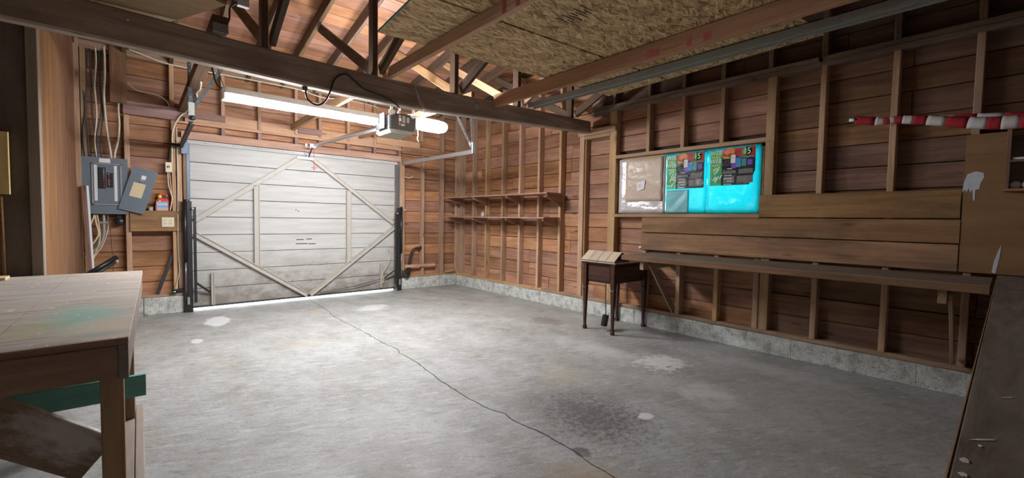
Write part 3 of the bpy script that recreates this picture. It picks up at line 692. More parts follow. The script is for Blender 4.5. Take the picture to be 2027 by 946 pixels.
for xx, zz in ((-0.03, 2.37), (0.98, 2.34), (2.95, 2.36)):
    lathe('bolt_head', [(0.0001, 0.008), (0.009, 0.007), (0.012, 0.0)], (xx, 3.541, zz), M['steel'], BM, n=8, axis='Y')
lathe('bolt_washer', [(0.0001, 0.012), (0.02, 0.01), (0.035, 0.0)], (2.58, 3.541, 2.33), M['greychan'], BM, n=14, axis='Y')
lathe('bolt_washer', [(0.0001, 0.012), (0.012, 0.01), (0.02, 0.0)], (3.9, 3.541, 2.40), M['greychan'], BM, n=10, axis='Y')

# ------------------------------------------------------------------ roof trusses
tl = ['roof truss standing on the beam left of the opener, above the tube light', 'roof truss standing on the beam directly above the garage door opener', 'roof truss on the beam with a bright lit strut, right of the opener', 'roof truss on the beam behind the cut end of the reddish joist', 'roof truss on the beam nearest the right wall']
for k, (xc, lb) in enumerate(zip(TR, tl)):
    zt = bzt[0]; 
    zb_ = [2.404, 2.394, 2.404, 2.428, 2.452][k]
    t = root('roof_truss', lb, 'truss', (xc, 3.61, zb_), group='roof trusses')
    stick('post', (xc, 3.60, zb_), (xc, 3.60, roofz(3.60)+0.01), 0.045, 0.09, M['strut'], t, up=(0, 1, 0))
    yf = 5.15; stick('strut', (xc+0.043, 3.66, zb_+0.05), (xc+0.043, yf, roofz(yf)+0.03), 0.038, 0.088, M['chord'] if k in (2, 3) else M['strut'], t)
    yk = 1.6; stick('strut', (xc+0.043, 3.54, zb_+0.05), (xc+0.043, yk, zb_+0.05+0.48*(3.54-yk)), 0.038, 0.088, M['chord'] if k == 3 else M['strut'], t)
    for s in (1, -1):
        yBm = 6.72 if s == 1 else YB-0.02
        stick('rafter', (xc, RIDGE_Y, roofz(RIDGE_Y)+0.07), (xc, yBm, roofz(min(yBm, YS))+0.07-(0.2*max(0, yBm-YS))), 0.04, 0.135, M['strut'], t)

# bottom joists, channel, boards lying on them
j = root('ceiling_joist', 'orange joist with pink spray marks running back from the opener over the beam', 'joist', (1.65, 3.6, 2.40))
stick('joist', (1.65, -1.4, 2.437), (1.65, 3.535, 2.437), 0.04, 0.088, M['chord'], j)
stick('joist', (1.65, 3.64, 2.437), (1.65, 6.615, 2.437), 0.04, 0.088, M['chord'], j)
for yy in (1.98, 1.86): box('spray_mark', 1.6288, 1.6298, yy-0.018, yy+0.018, 2.398, 2.476, M['redmark'], j, ch=0)
j = root('ceiling_joist', 'reddish joist with a cut end butting the beam beside the steel channel', 'joist', (2.81, 3.5, 2.35))
stick('joist', (2.81, -1.4, 2.417), (2.81, 3.538, 2.417), 0.042, 0.122, M['redjoist'], j)
for yy, l_ in ((1.72, 0.10), (1.45, 0.03), (1.33, 0.05)): box('spray_mark', 2.7878, 2.7888, yy-l_/2, yy+l_/2, 2.375, 2.425, M['redmark'], j, ch=0)
j = root('ceiling_joist', 'joist stub running from the beam to the front wall right of the lamp', 'joist', (2.6, 3.7, 2.40))
stick('joist', (2.6, 3.64, 2.45), (2.6, 6.615, 2.45), 0.04, 0.088, M['chord'], j)
j = root('ceiling_joist', 'broad dark joist hung at a metal plate above the left door track', 'joist', (0.44, 3.6, 2.42))
stick('joist', (0.435, 3.50, 2.475), (0.435, 6.615, 2.475), 0.09, 0.095, M['strut'], j)
box('end_plate', 0.393, 0.478, 3.485, 3.499, 2.408, 2.47, M['greychan'], j)

ch = root('steel_channel', 'long dull grey metal channel under the strand board near the right wall', 'channel', (3.28, 1.5, 2.43))
box('web', 3.24, 3.32, -1.4, 3.50, 2.440, 2.446, M['greychan'], ch, ch=0)
box('flange', 3.236, 3.24, -1.4, 3.50, 2.420, 2.474, M['greychan'], ch, ch=0)
box('flange', 3.32, 3.324, -1.4, 3.50, 2.420, 2.474, M['greychan'], ch, ch=0)

def osbsheet(label, x0, x1, y0, y1, z, edge=False, stamp=False):
    """sheet lying a little askew on the joists"""
    t = root('strand_board', label, 'board', ((x0+x1)/2, (y0+y1)/2, z))
    R = Matrix.Translation((1.28, 2.93, z)) @ Matrix.Rotation(math.radians(-4.2), 4, 'Z')
    me = prism(x1-x0, y1-y0, 0.012, M['osb'], 0)
    link(bpy.data.objects.new('sheet', me), M['osb'], t, R @ Matrix.Translation(((x0+x1)/2, (y0+y1)/2, 0.007)))
    if edge:
        me = prism(y1-y0, 0.004, 0.014, M['tealedge'], 0)
        link(bpy.data.objects.new('painted_edge', me), M['tealedge'], t, R @ Matrix.Translation((x0-0.002, (y0+y1)/2, 0.007)) @ Matrix.Rotation(math.pi/2, 4, 'Z'))
    if stamp:
        for q in range(9):
            me = prism(0.11-0.05*(q % 3 == 1), 0.009, 0.0006, M['inkdark'], 0)
            link(bpy.data.objects.new('stamp_mark', me), M['inkdark'], t, R @ Matrix.Translation((0.87+0.045*(q % 2), -0.93-0.026*q, -0.0005)))
    return t
osbsheet('front strand board sheet with a teal painted edge, lying on the joists', 0, 2.4, -0.66, 0.0, 2.482, edge=True)
osbsheet('large strand board sheet with a black mill stamp, lying behind the front sheet', 0.02, 2.4, -1.88, -0.68, 2.482, stamp=True)

t = root('plywood_offcut', 'pale plywood offcut stored above the dark beam at top left', 'board', (-0.1, 3.5, 2.50))
e0 = Vector((0.06, 3.90, 2.45)); e1 = Vector((0.42, 3.12, 2.45)); d = (e1-e0).normalized(); nrm = Vector((d.y, -d.x, 0))
if nrm.x > 0: nrm = -nrm
mesh('sheet', [e0, e1, e1+nrm*0.85, e0+nrm*0.85] + [v+Vector((0, 0, 0.018)) for v in (e0, e1, e1+nrm*0.85, e0+nrm*0.85)], [(0, 1, 2, 3), (4, 5, 6, 7), (0, 1, 5, 4), (1, 2, 6, 5), (2, 3, 7, 6), (3, 0, 4, 7)], M['paleply'], t)

t = root('insulation_scrap', 'crumpled pinkish insulation scrap tucked up beside the last truss', 'insulation', (4.2, 3.3, 2.62))
vs, fs = [], []
for i in range(9):
    for jx in range(7):
        a = i/8*math.pi; b2 = jx/6*2*math.pi
        rr_ = 0.10+0.03*math.sin(5*a+3*b2)
        vs.append((4.30+rr_*0.7*math.sin(a)*math.cos(b2), 3.36-0.22*(i/8-0.5)+rr_*0.6*math.sin(a)*math.sin(b2), 2.69+0.14*(0.5-i/8)*-1.2+rr_*0.5*math.sin(a)*math.sin(b2+1)))
for i in range(8):
    for jx in range(6): fs.append((i*7+jx, i*7+jx+1, (i+1)*7+jx+1, (i+1)*7+jx))
mesh('insulation', vs, fs, M['pink'], t, smooth=True)

t = root('junction_box', 'small white junction box high above the beam with a black cable', 'box', (0.58, 3.58, 2.66))
box('housing', 0.545, 0.615, 3.56, 3.60, 2.655, 2.75, M['white'], t)
tube('cable', [(0.545, 3.575, 2.67), (0.50, 3.56, 2.62), (0.49, 3.53, 2.53), (0.465, 3.50, 2.46)], 0.006, M['cabled'], t)

# ------------------------------------------------------------------ garage door
DR = root('door_1', 'white panelled tilt-up garage door with diagonal channel braces', None, (1.84, 6.66, 0), kind='structure')
DX0, DX1 = 0.485, 3.195
zs = [2.072 - 0.2255*i for i in range(10)]; zs[-1] = 0.045
for i in range(9):
    z1, z0 = zs[i], zs[i+1]
    multibox('plank', [(DX0, DX1, 6.655, 6.68, z0+0.006, z1-0.002), (DX0, DX1, 6.645, 6.656, z0+0.006, z0+0.026)], M['doorwhite'], DR)
multibox('top_rail', [(DX0-0.02, DX1+0.03, 6.63, 6.66, 2.072, 2.112), (DX0-0.02, DX1+0.03, 6.622, 6.645, 2.065, 2.078)], M['doorwhite'], DR)
for i in range(9): lathe('screw', [(0.0001, 0.003), (0.005, 0.0)], (0.65+0.29*i, 6.63, 2.093), M['darksteel'], DR, n=6, axis='Y')
box('door_skin', DX0, DX1, 6.682, 6.69, 0.045, 2.1, M['outer'], DR, ch=0)
box('bottom_rail', DX0, DX1, 6.64, 6.685, 0.028, 0.052, M['darksteel'], DR)
def brace(a, b, wd=0.062):
    o = stick('brace', (a[0], 6.632, a[1]), (b[0], 6.632, b[1]), wd, 0.026, M['doorbrace'], DR, up=(0, 1, 0), ch=0.002)
    d = Vector((b[0]-a[0], 0, b[1]-a[1])).normalized(); nn = Vector((-d.z, 0, d.x))
    for s in (1, -1):
        off = nn*s*(wd/2-0.006)
        stick('channel_lip', Vector((a[0], 6.614, a[1]))+off, Vector((b[0], 6.614, b[1]))+off, 0.010, 0.014, M['doorbrace'], o, up=(0, 1, 0), ch=0.001)
brace((1.745, 2.025), (0.53, 1.125)); brace((1.92, 2.025), (3.17, 1.105))
brace((0.53, 0.955), (1.835, 0.06)); brace((3.17, 1.035), (1.875, 0.06))
brace((1.205, 1.60), (1.205, 0.52), 0.07); brace((2.435, 1.60), (2.435, 0.50), 0.07)
brace((0.705, 0.455), (0.705, 0.05), 0.04); brace((2.955, 0.455), (2.955, 0.07), 0.03)
box('arm_plate', 1.70, 1.94, 6.596, 6.628, 2.005, 2.04, M['white'], DR)
for k, (xa, za, l_) in enumerate(((1.70, 0.86, 0.10), (1.83, 0.865, 0.08), (1.69, 0.80, 0.16), (1.86, 0.795, 0.10))):
    box('paint_scuff', xa, xa+l_, 6.6535, 6.6548, za, za+0.012, M['darksteel'], DR, ch=0)
for xa, za in ((1.69, 1.28), (1.72, 1.265)): box('paint_scuff', xa, xa+0.015, 6.6535, 6.6548, za, za+0.014, M['darksteel'], DR, ch=0)
t = box('handle', 1.83, 1.86, 6.60, 6.625, 2.04, 2.075, M['chrome'], DR)

# spring hardware on both jambs
def springs(label, x0, s):
    t = root('door_spring', label, 'door hardware', (x0, 6.55, 0), group='spring hardware beside the garage door')
    X = lambda a: x0+s*a
    def bb(nm, a, b_, y0, y1, z0, z1, m, **k):
        xa, xb = sorted((X(a), X(b_))); return box(nm, xa, xb, y0, y1, z0, z1, M[m], t, **k)
    bb('track', 0.045, 0.08, 6.57, 6.61, 1.38, 2.06, 'bluegrey')
    bb('jamb_channel', 0.0, 0.035, 6.545, 6.60, 0.0, 1.36, 'black')
    bb('jamb_channel', 0.04, 0.088, 6.53, 6.585, 0.0, 1.36, 'black')
    tube('spring', [(X(0.02), 6.53, 0.62), (X(0.02), 6.53, 1.38)], 0.021, M['blackplastic'], t, sub=1, n=12)
    tube('rod', [(X(0.02), 6.52, 0.25), (X(0.02), 6.52, 0.64)], 0.005, M['steel'], t, sub=1, n=6)
    bb('lever_arm', 0.10, 0.128, 6.50, 6.53, 0.12, 1.29, 'black')
    stick('lever_brace', (X(0.12), 6.51, 0.36), (X(0.27), 6.61, 0.215), 0.022, 0.022, M['black'], t)
    bb('foot_plate', 0.03, 0.055, 6.518, 6.53, 0.10, 0.19, 'greychan')
    lathe('roller', [(0.0001, 0.012), (0.016, 0.012), (0.016, 0.0)], (X(0.095), 6.51, 1.27), M['steel'], t, n=10, axis='Y')
    return t
springs('black spring and lever hardware on the left door jamb beside the outlet', 0.405, 1)
springs('black spring and lever hardware on the right door jamb near the corner', 3.275, -1)

# overhead tracks
def lipped(nm, a, b_, parent, m='steel'):
    a = Vector(a); b_ = Vector(b_)
    for nm2, off, W, H in (('track_web', (0, 0, 0), 0.006, 0.052), ('track_flange', (0.012, 0, 0.026), 0.03, 0.004), ('track_flange', (0.012, 0, -0.026), 0.03, 0.004)):
        stick(nm2, a+Vector(off), b_+Vector(off), W, H, M[m], parent, ch=0)
def angle(nm, a, b_, parent, m, holes=True):
    o = stick(nm, a, b_, 0.032, 0.004, M[m], parent, up=(0, 1, 0), ch=0)
    a = Vector(a); b_ = Vector(b_); L_ = (b_-a).length; k = int(L_/0.06)
    stick('angle_leg', a+Vector((0.014, 0.012, 0)), b_+Vector((0.014, 0.012, 0)), 0.004, 0.026, M[m], o, up=(0, 1, 0), ch=0)
    for i in range(k):
        p_ = a+(b_-a)*((i+0.5)/k)
        lathe('punched_hole', [(0.0001, 0.0008), (0.006, 0.0)], p_-Vector((0, 0.002, 0)), M['steel'] if m == 'darksteel' else M['blackplastic'], o, n=6, axis='Y')
t = root('door_track', 'galvanised overhead door track hung near the shelves on punched angles', 'track', (3.31, 5.6, 2.08))
lipped('rail', (3.30, 6.60, 2.095), (3.305, 4.60, 2.075), t)
angle('hanger', (3.31, 4.62, 2.10), (3.255, 4.62, 2.72), t, 'steel'); angle('hanger', (3.30, 4.64, 2.13), (3.0, 4.64, 2.62), t, 'steel')
box('bolt_plate', 3.285, 3.335, 4.60, 4.63, 2.05, 2.19, M['steel'], t)
t = root('door_track', 'dark overhead door track on punched black angles above the breaker panel', 'track', (0.4, 5.9, 2.05))
lipped('rail', (0.39, 6.56, 2.02), (0.40, 5.22, 2.10), t, 'black')
angle('hanger', (0.405, 5.25, 2.12), (0.392, 5.25, 2.86), t, 'darksteel'); angle('hanger', (0.415, 5.27, 2.22), (0.70, 5.27, 2.74), t, 'darksteel')
stick('hanger_strap', (0.43, 5.29, 2.26), (0.52, 5.29, 2.80), 0.02, 0.004, M['black'], t, up=(0, 1, 0), ch=0)
box('bolt_plate', 0.38, 0.43, 5.22, 5.25, 2.10, 2.28, M['greychan'], t)
lathe('pulley', [(0.0001, 0.014), (0.025, 0.014), (0.018, 0.007), (0.025, 0.0)], (0.412, 5.215, 2.13), M['black'], t, n=14, axis='Y')
box('corner_gusset', 0.40, 0.47, 6.54, 6.58, 1.93, 2.07, M['bluegrey'], t)
stick('stub_arm', (0.39, 6.54, 2.02), (0.30, 6.53, 2.025), 0.03, 0.03, M['black'], t)

# ------------------------------------------------------------------ garage door opener with two lamps
OP = root('garage_door_opener', 'black and grey garage door opener hanging below the beam between two lit lenses', 'opener', (2.12, 4.4, 2.1))
box('housing', 1.989, 2.255, 4.23, 4.56, 2.120, 2.289, M['blackplastic'], OP, ch=0.012)
box('side_panel', 1.974, 1.988, 4.245, 4.55, 2.126, 2.267, M['grey'], OP, ch=0.004)
vs = [(1.970, 4.225, 2.119), (2.268, 4.225, 2.119), (2.268, 4.57, 2.119), (1.970, 4.57, 2.119), (2.003, 4.26, 2.086), (2.240, 4.26, 2.086), (2.240, 4.55, 2.086), (2.003, 4.55, 2.086)]
mesh('bottom_cover', vs, [(0, 1, 2, 3), (4, 5, 6, 7), (0, 1, 5, 4), (1, 2, 6, 5), (2, 3, 7, 6), (3, 0, 4, 7)], M['greylab'], OP)
stick('mounting_angle', (1.64, 4.245, 2.411), (2.61, 4.245, 2.411), 0.03, 0.016, M['steel'], OP, ch=0)
for xx in (1.995, 2.240):
    box('hanging_strap', xx-0.014, xx+0.014, 4.223, 4.236, 2.26, 2.40, M['steel'], OP)
    box('strap_foot', xx-0.04, xx+0.035, 4.19, 4.28, 2.397, 2.403, M['steel'], OP)
    box('strap_tab', xx-0.034, xx+0.034, 4.219, 4.2225, 2.27, 2.31, M['steel'], OP)
for a, b_, c_, d_, m in ((2.076, 2.104, 2.210, 2.244, 'labelw'), (2.076, 2.10, 2.25, 2.274, 'greylab'), (2.116, 2.150, 2.199, 2.272, 'conduit'), (2.167, 2.195, 2.205, 2.261, 'conduit'), (2.10, 2.144, 2.165, 2.187, 'greylab'), (2.076, 2.091, 2.17, 2.202, 'conduit')):
    box('sticker', a, b_, 4.2285, 4.2298, c_, d_, M[m], OP, ch=0)
for zz in (2.15,):
    for yy in (4.30, 4.33): box('button', 1.971, 1.974, yy, yy+0.008, zz, zz+0.015, M['black'], OP, ch=0)
def lens(x0, x1, yc, zc, ry, rz):
    n1, n2 = 12, 14; vs, fs = [], []
    for i in range(n1+1):
        tt = i/n1; x = x0+(x1-x0)*tt; k = max(0.02, (1-abs(2*tt-1)**4.5))**0.5
        for jx in range(n2):
            a = 2*math.pi*jx/n2; vs.append((x, yc+ry*k*math.cos(a), zc+rz*k*math.sin(a)))
    for i in range(n1):
        for jx in range(n2): fs.append((i*n2+jx, i*n2+(jx+1) % n2, (i+1)*n2+(jx+1) % n2, (i+1)*n2+jx))
    fs += [tuple(range(n2)), tuple(n1*n2+q for q in range(n2))]
    return mesh('lamp_lens', vs, fs, M['lens'], OP, smooth=True)
lens(2.285, 2.705, 4.30, 2.236, 0.10, 0.068); lens(1.64, 1.925, 4.37, 2.214, 0.073, 0.058)
box('lamp_light_shield', 1.932, 1.938, 4.27, 4.47, 2.125, 2.285, M['blackplastic'], OP, ch=0); box('lamp_light_shield', 2.268, 2.274, 4.225, 4.37, 2.15, 2.30, M['grey'], OP, ch=0)  # added plates, keep the lens light off the opener housing
box('lamp_socket', 2.255, 2.268, 4.27, 4.33, 2.21, 2.26, M['white'], OP); box('lamp_socket', 1.938, 1.974, 4.33, 4.41, 2.18, 2.24, M['grey'], OP)
tube('wire', [(1.90, 3.532, 2.41), (1.895, 3.53, 2.35), (1.94, 3.53, 2.27), (1.985, 3.53, 2.20), (2.0, 3.56, 2.165), (2.1, 3.9, 2.22), (2.2, 4.24, 2.295)], 0.004, M['cablew'], OP)
tube('wire', [(1.91, 3.53, 2.30), (1.93, 3.53, 2.25), (1.975, 3.53, 2.19), (1.99, 3.57, 2.16), (2.08, 3.9, 2.22), (2.17, 4.24, 2.295)], 0.004, M['cablew'], OP)
tube('wire', [(2.33, 4.31, 2.18), (2.35, 4.32, 2.125), (2.34, 4.32, 2.07), (2.355, 4.32, 2.04)], 0.004, M['cablew'], OP)
# rail, trolley and release cord
stick('rail', (2.0, 4.56, 2.186), (1.835, 6.57, 2.19), 0.03, 0.022, M['chrome'], OP)
stick('rail_web', (2.0, 4.56, 2.164), (1.84, 6.50, 2.168), 0.006, 0.03, M['steel'], OP)
multibox('header_bracket', [(1.805, 1.865, 6.50, 6.56, 2.165, 2.2), (1.79, 1.81, 6.52, 6.60, 2.155, 2.215), (1.86, 1.88, 6.52, 6.60, 2.155, 2.215)], M['chrome'], OP)
box('trolley', 1.80, 1.87, 6.34, 6.46, 2.15, 2.195, M['chrome'], OP)
stick('door_arm', (1.85, 6.40, 2.16), (1.85, 6.595, 2.045), 0.02, 0.008, M['darksteel'], OP)
tube('release_cord', [(1.865, 6.40, 2.16), (1.868, 6.395, 1.99), (1.87, 6.40, 1.885)], 0.0035, M['red'], OP, sub=2)
box('release_handle', 1.835, 1.905, 6.39, 6.41, 1.868, 1.885, M['red'], OP); box('release_handle', 1.864, 1.876, 6.39, 6.41, 1.845, 1.90, M['red'], OP)

# black power cord clipped to the beam
t = root('power_cord', 'black power cord looping on the beam from a plug to the opener', 'cord', (1.2, 3.52, 2.2))
tube('cord', [(0.985, 3.60, 2.215), (0.975, 3.545, 2.16), (0.985, 3.53, 2.09), (1.045, 3.525, 2.055), (1.105, 3.525, 2.085), (1.145, 3.525, 2.16), (1.19, 3.53, 2.285), (1.27, 3.533, 2.342), (1.335, 3.533, 2.31), (1.42, 3.53, 2.255), (1.58, 3.53, 2.225), (1.69, 3.53, 2.19), (1.76, 3.57, 2.16), (1.95, 4.0, 2.23), (2.08, 4.23, 2.297)], 0.0065, M['blackplastic'], t)
box('plug', 0.965, 1.0, 3.575, 3.61, 2.16, 2.215, M['blackplastic'], t); 
box('outlet_box', 0.965, 1.06, 3.58, 3.64, 2.228, 2.246, M['greychan'], t)

# ------------------------------------------------------------------ strip light
t = root('strip_light', 'long lit fluorescent strip light hung beyond the beam', 'light', (1.12, 4.1, 2.1))
n1 = 10; prof2 = [(-0.062, 2.13)] + [(-0.055*math.cos(math.pi*i/n1), 2.152-0.052*math.sin(math.pi*i/n1)) for i in range(n1+1)] + [(0.062, 2.13)]
hx0, hx1 = 0.518, 1.775
box('housing', hx0, hx1, 4.04, 4.16, 2.153, 2.20, M['white'], t)
pts = [(4.1+a, z) for a, z in prof2[1:-1]]
m_ = len(pts)
vs = [(hx0+0.012, a, z) for a, z in pts] + [(hx1-0.012, a, z) for a, z in pts]
fs = [(i, i+1, m_+i+1, m_+i) for i in range(m_-1)] + [tuple(range(m_)), tuple(range(m_, 2*m_))]
mesh('diffuser', vs, fs, M['emit'], t, smooth=False)
for xx in (hx0, hx1): box('end_cap', xx-0.008, xx+0.008, 4.04, 4.16, 2.105, 2.19, M['white'], t)
tube('hanging_wire', [(0.53, 4.1, 2.20), (0.46, 4.1, 2.43)], 0.003, M['darksteel'], t, sub=1, n=5); tube('hanging_wire', [(1.66, 4.1, 2.20), (1.65, 4.1, 2.40)], 0.003, M['darksteel'], t, sub=1, n=5)
tube('power_lead', [(0.525, 4.1, 2.19), (0.48, 4.1, 2.22), (0.46, 4.1, 2.30), (0.445, 4.1, 2.38), (0.44, 4.1, 2.43)], 0.006, M['blackplastic'], t)

# ------------------------------------------------------------------ electrical panel and neighbours
PY = 6.575
t = root('breaker_panel', 'open grey electrical breaker panel with rows of black breakers', 'breaker panel', (-0.276, 6.58, 1.2))
box('box', -0.468, -0.084, 6.585, 6.70, 1.195, 1.805, M['panelgrey'], t)
box('front_plate', -0.470, -0.082, PY, 6.585, 1.19, 1.81, M['panelgrey'], t)
multibox('door_frame', [(-0.378, -0.366, PY-0.012, PY, 1.29, 1.745), (-0.146, -0.134, PY-0.012, PY, 1.29, 1.745), (-0.378, -0.134, PY-0.012, PY, 1.735, 1.747), (-0.378, -0.134, PY-0.012, PY, 1.288, 1.30)], M['conduit'], t)
box('inner_plate', -0.364, -0.148, PY-0.004, PY, 1.302, 1.733, M['panelgrey'], t)
box('breaker_bank', -0.322, -0.265, PY-0.016, PY-0.004, 1.47, 1.70, M['blackplastic'], t)
box('breaker_bank', -0.252, -0.205, PY-0.016, PY-0.004, 1.485, 1.645, M['blackplastic'], t)
for i in range(10):
    b1 = box('breaker', -0.318, -0.296, PY-0.020, PY-0.016, 1.475+0.022*i, 1.491+0.022*i, M['black'], t)
    b2 = box('breaker', -0.292, -0.268, PY-0.020, PY-0.016, 1.475+0.022*i, 1.491+0.022*i, M['black'], t)
    box('switch_tip', -0.284, -0.274, PY-0.026, PY-0.020, 1.478+0.022*i, 1.487+0.022*i, M['redsw'] if i < 5 else M['labelw'] if i in (7, 8) else M['greylab'], b2)
for i in range(7):
    b1 = box('breaker', -0.249, -0.228, PY-0.020, PY-0.016, 1.49+0.022*i, 1.506+0.022*i, M['black'], t)
    box('switch_tip', -0.246, -0.233, PY-0.026, PY-0.020, 1.493+0.022*i, 1.502+0.022*i, M['redsw'] if i in (0, 4, 5) else M['greylab'], b1)
    box('breaker', -0.226, -0.207, PY-0.020, PY-0.016, 1.49+0.022*i, 1.506+0.022*i, M['black'], t)
for x0, x1 in ((-0.358, -0.333), (-0.196, -0.172)):
    for i in range(20): box('circuit_label', x0, x1, PY-0.0065, PY-0.004, 1.335+0.0196*i, 1.3525+0.0196*i, M['labelw'], t, ch=0)
box('name_label', -0.315, -0.225, PY-0.002, PY, 1.755, 1.80, M['labelw'], t, ch=0)

t = root('panel_cover', 'grey loose panel cover with a yellowed paper, leaning beside the breaker panel', 'panel cover', (0.0, 6.55, 1.2))
ux = Vector((0.963, 0, -0.268)); uy = Vector((0.268, -0.02, 0.963))
o0 = Vector((-0.17, 6.553, 1.251))
extr('plate', [(0, 0), (0.228, 0), (0.228, 0.508), (0, 0.508)], o0, ux, uy, -0.010, M['panelgrey'], t)
fr = o0 + Vector((0, -0.002, 0))
extr('paper', [(0.05, 0.17), (0.16, 0.17), (0.16, 0.335), (0.05, 0.335)], fr, ux, uy, 0.001, M['paper'], t)
extr('sticker', [(0.10, 0.385), (0.14, 0.385), (0.14, 0.43), (0.10, 0.43)], fr, ux, uy, 0.001, M['labelw'], t)
extr('sticker', [(0.098, 0.365), (0.132, 0.365), (0.132, 0.378), (0.098, 0.378)], fr, ux, uy, 0.001, M['conduit'], t)
for k in range(3): extr('latch_slot', [(0.085, 0.345), (0.12, 0.345), (0.12, 0.35), (0.085, 0.35)], fr, ux, uy, 0.0012, M['black'], t) if k == 0 else None

t = root('wall_outlet', 'ivory duplex outlet on the board left of the door', 'outlet', (0.268, 6.59, 1.1))
box('cover_plate', 0.21, 0.326, 6.584, 6.592, 1.046, 1.160, M['ivory'], t)
for xx in (0.243, 0.292):
    o = box('socket', xx-0.017, xx+0.017, 6.581, 6.585, 1.065, 1.14, M['ivory'], t)
    for zz in (1.08, 1.118): 
        for dx in (-0.007, 0.007): box('slot', xx+dx-0.002, xx+dx+0.002, 6.5803, 6.5812, zz, zz+0.012, M['black'], o, ch=0)
t = root('wall_switch', 'small ivory switch box on cables right of the panel cover', 'switch', (0.285, 6.59, 1.75))
box('cover', 0.253, 0.317, 6.585, 6.615, 1.70, 1.814, M['ivory'], t)
lathe('knob', [(0.0001, 0.012), (0.014, 0.01), (0.016, 0.0)], (0.282, 6.585, 1.76), M['chrome'], t, n=12, axis='Y')

# spray bottle (red, yellow cap)
t = root('spray_bottle', 'red garden spray bottle with yellow cap beside the outlet board', 'bottle', (0.21, 6.66, 1.235))
ol = [(-0.062, 0), (0.062, 0), (0.064, 0.02), (0.062, 0.12), (0.05, 0.148), (0.03, 0.15), (0.0, 0.153), (-0.03, 0.15), (-0.052, 0.125), (-0.06, 0.06)]
extr('body', ol, (0.215, 6.665, 1.234), (1, 0, 0), (0, 0, 1), 0.052, M['red'], t)
extr('trigger_head', [(-0.02, 0.19), (0.055, 0.165), (0.058, 0.185), (0.05, 0.215), (0.04, 0.195), (-0.02, 0.225)], (0.215, 6.66, 1.234), (1, 0, 0), (0, 0, 1), 0.03, M['red'], t)
box('neck', 0.205, 0.255, 6.62, 6.655, 1.382, 1.425, M['black'], t)
lathe('cap', [(0.0001, 0.022), (0.02, 0.02), (0.022, 0.0)], (0.197, 6.632, 1.405), M['yellow'], t, n=12, axis='Y')
box('label', 0.165, 0.27, 6.6115, 6.6128, 1.24, 1.345, M['bluelab'], t, ch=0)
box('label_band', 0.17, 0.27, 6.6108, 6.6115, 1.24, 1.275, M['greylab'], t, ch=0)
lathe('emblem', [(0.0001, 0.001), (0.018, 0.0)], (0.192, 6.6112, 1.347), M['labelw'], t, n=12, axis='Y', sx=1.2, sy=0.8)
text('lettering', 'Sevin', 0.055, (0.218, 6.6102, 1.318), (1, 0, 0), (0, 0, 1), M['white'], t, squeeze=0.85)
t = root('tin_can', 'small grey tin beside the red spray bottle', 'can', (0.105, 6.66, 1.235))
lathe('can', [(0.022, 0.0), (0.024, 0.002), (0.024, 0.04), (0.022, 0.045)], (0.112, 6.65, 1.234), M['greylab'], t, n=14)

# cables
def cable(label, pts, r, m, cat='cable', group='cables around the breaker panel', nm='cable'):
    o = tube(nm, pts, r, M[m], None); return tag(o, label, cat, group)
cable('thick white cable dropping into the panel, right of the dark ones', [(-0.256, 6.60, 3.03), (-0.25, 6.60, 2.92), (-0.252, 6.59, 2.7), (-0.262, 6.58, 2.5), (-0.258, 6.585, 2.33), (-0.245, 6.59, 2.1), (-0.225, 6.6, 1.92), (-0.217, 6.62, 1.81)], 0.010, 'cablew')
cable('thick white cable dropping into the panel beside the stud', [(-0.145, 6.61, 2.62), (-0.142, 6.61, 2.5), (-0.148, 6.60, 2.36), (-0.143, 6.59, 2.2), (-0.155, 6.59, 2.02), (-0.183, 6.6, 1.88), (-0.19, 6.62, 1.81)], 0.009, 'cablew')
cable('grey white cable among the dark cables above the panel', [(-0.325, 6.62, 3.04), (-0.32, 6.62, 2.85), (-0.335, 6.6, 2.6), (-0.33, 6.6, 2.45), (-0.325, 6.59, 2.25), (-0.345, 6.6, 2.0), (-0.335, 6.62, 1.81)], 0.007, 'cablew')
for k, (x0, x1) in enumerate(((-0.425, -0.43), (-0.40, -0.395), (-0.37, -0.345), (-0.30, -0.325), (-0.285, -0.30))):
    cable(['leftmost dark cable hanging above the breaker panel', 'second dark cable from the left above the breaker panel', 'middle dark cable above the breaker panel, left of the grey white one', 'dark cable just right of the grey white cable above the panel', 'rightmost dark cable above the breaker panel'][k], [(x0, 6.64, 3.0), (x0+jit(0.01), 6.63, 2.6), (x0+jit(0.012), 6.61, 2.3), (x1+jit(0.01), 6.60, 2.05), (x1, 6.62, 1.81)], 0.007, 'cabled', group='dark cable bundle above the panel')
cable('long white cable stapled along the top of the front wall', [(-0.05, 6.56, 3.04), (0.12, 6.57, 3.0), (0.283, 6.585, 2.97), (0.7, 6.60, 2.97), (1.16, 6.60, 2.975), (1.7, 6.60, 2.97), (2.05, 6.595, 2.92), (2.3, 6.6, 2.95), (2.64, 6.6, 2.95), (2.9, 6.6, 2.93)], 0.008, 'cablew', group='cables on the front wall')
cable('white cable sagging across the stud bay below the beam', [(-0.06, 6.60, 2.665), (0.0, 6.59, 2.61), (0.10, 6.58, 2.59), (0.20, 6.58, 2.58), (0.28, 6.6, 2.53), (0.30, 6.61, 2.47)], 0.006, 'cablew', group='cables on the front wall')
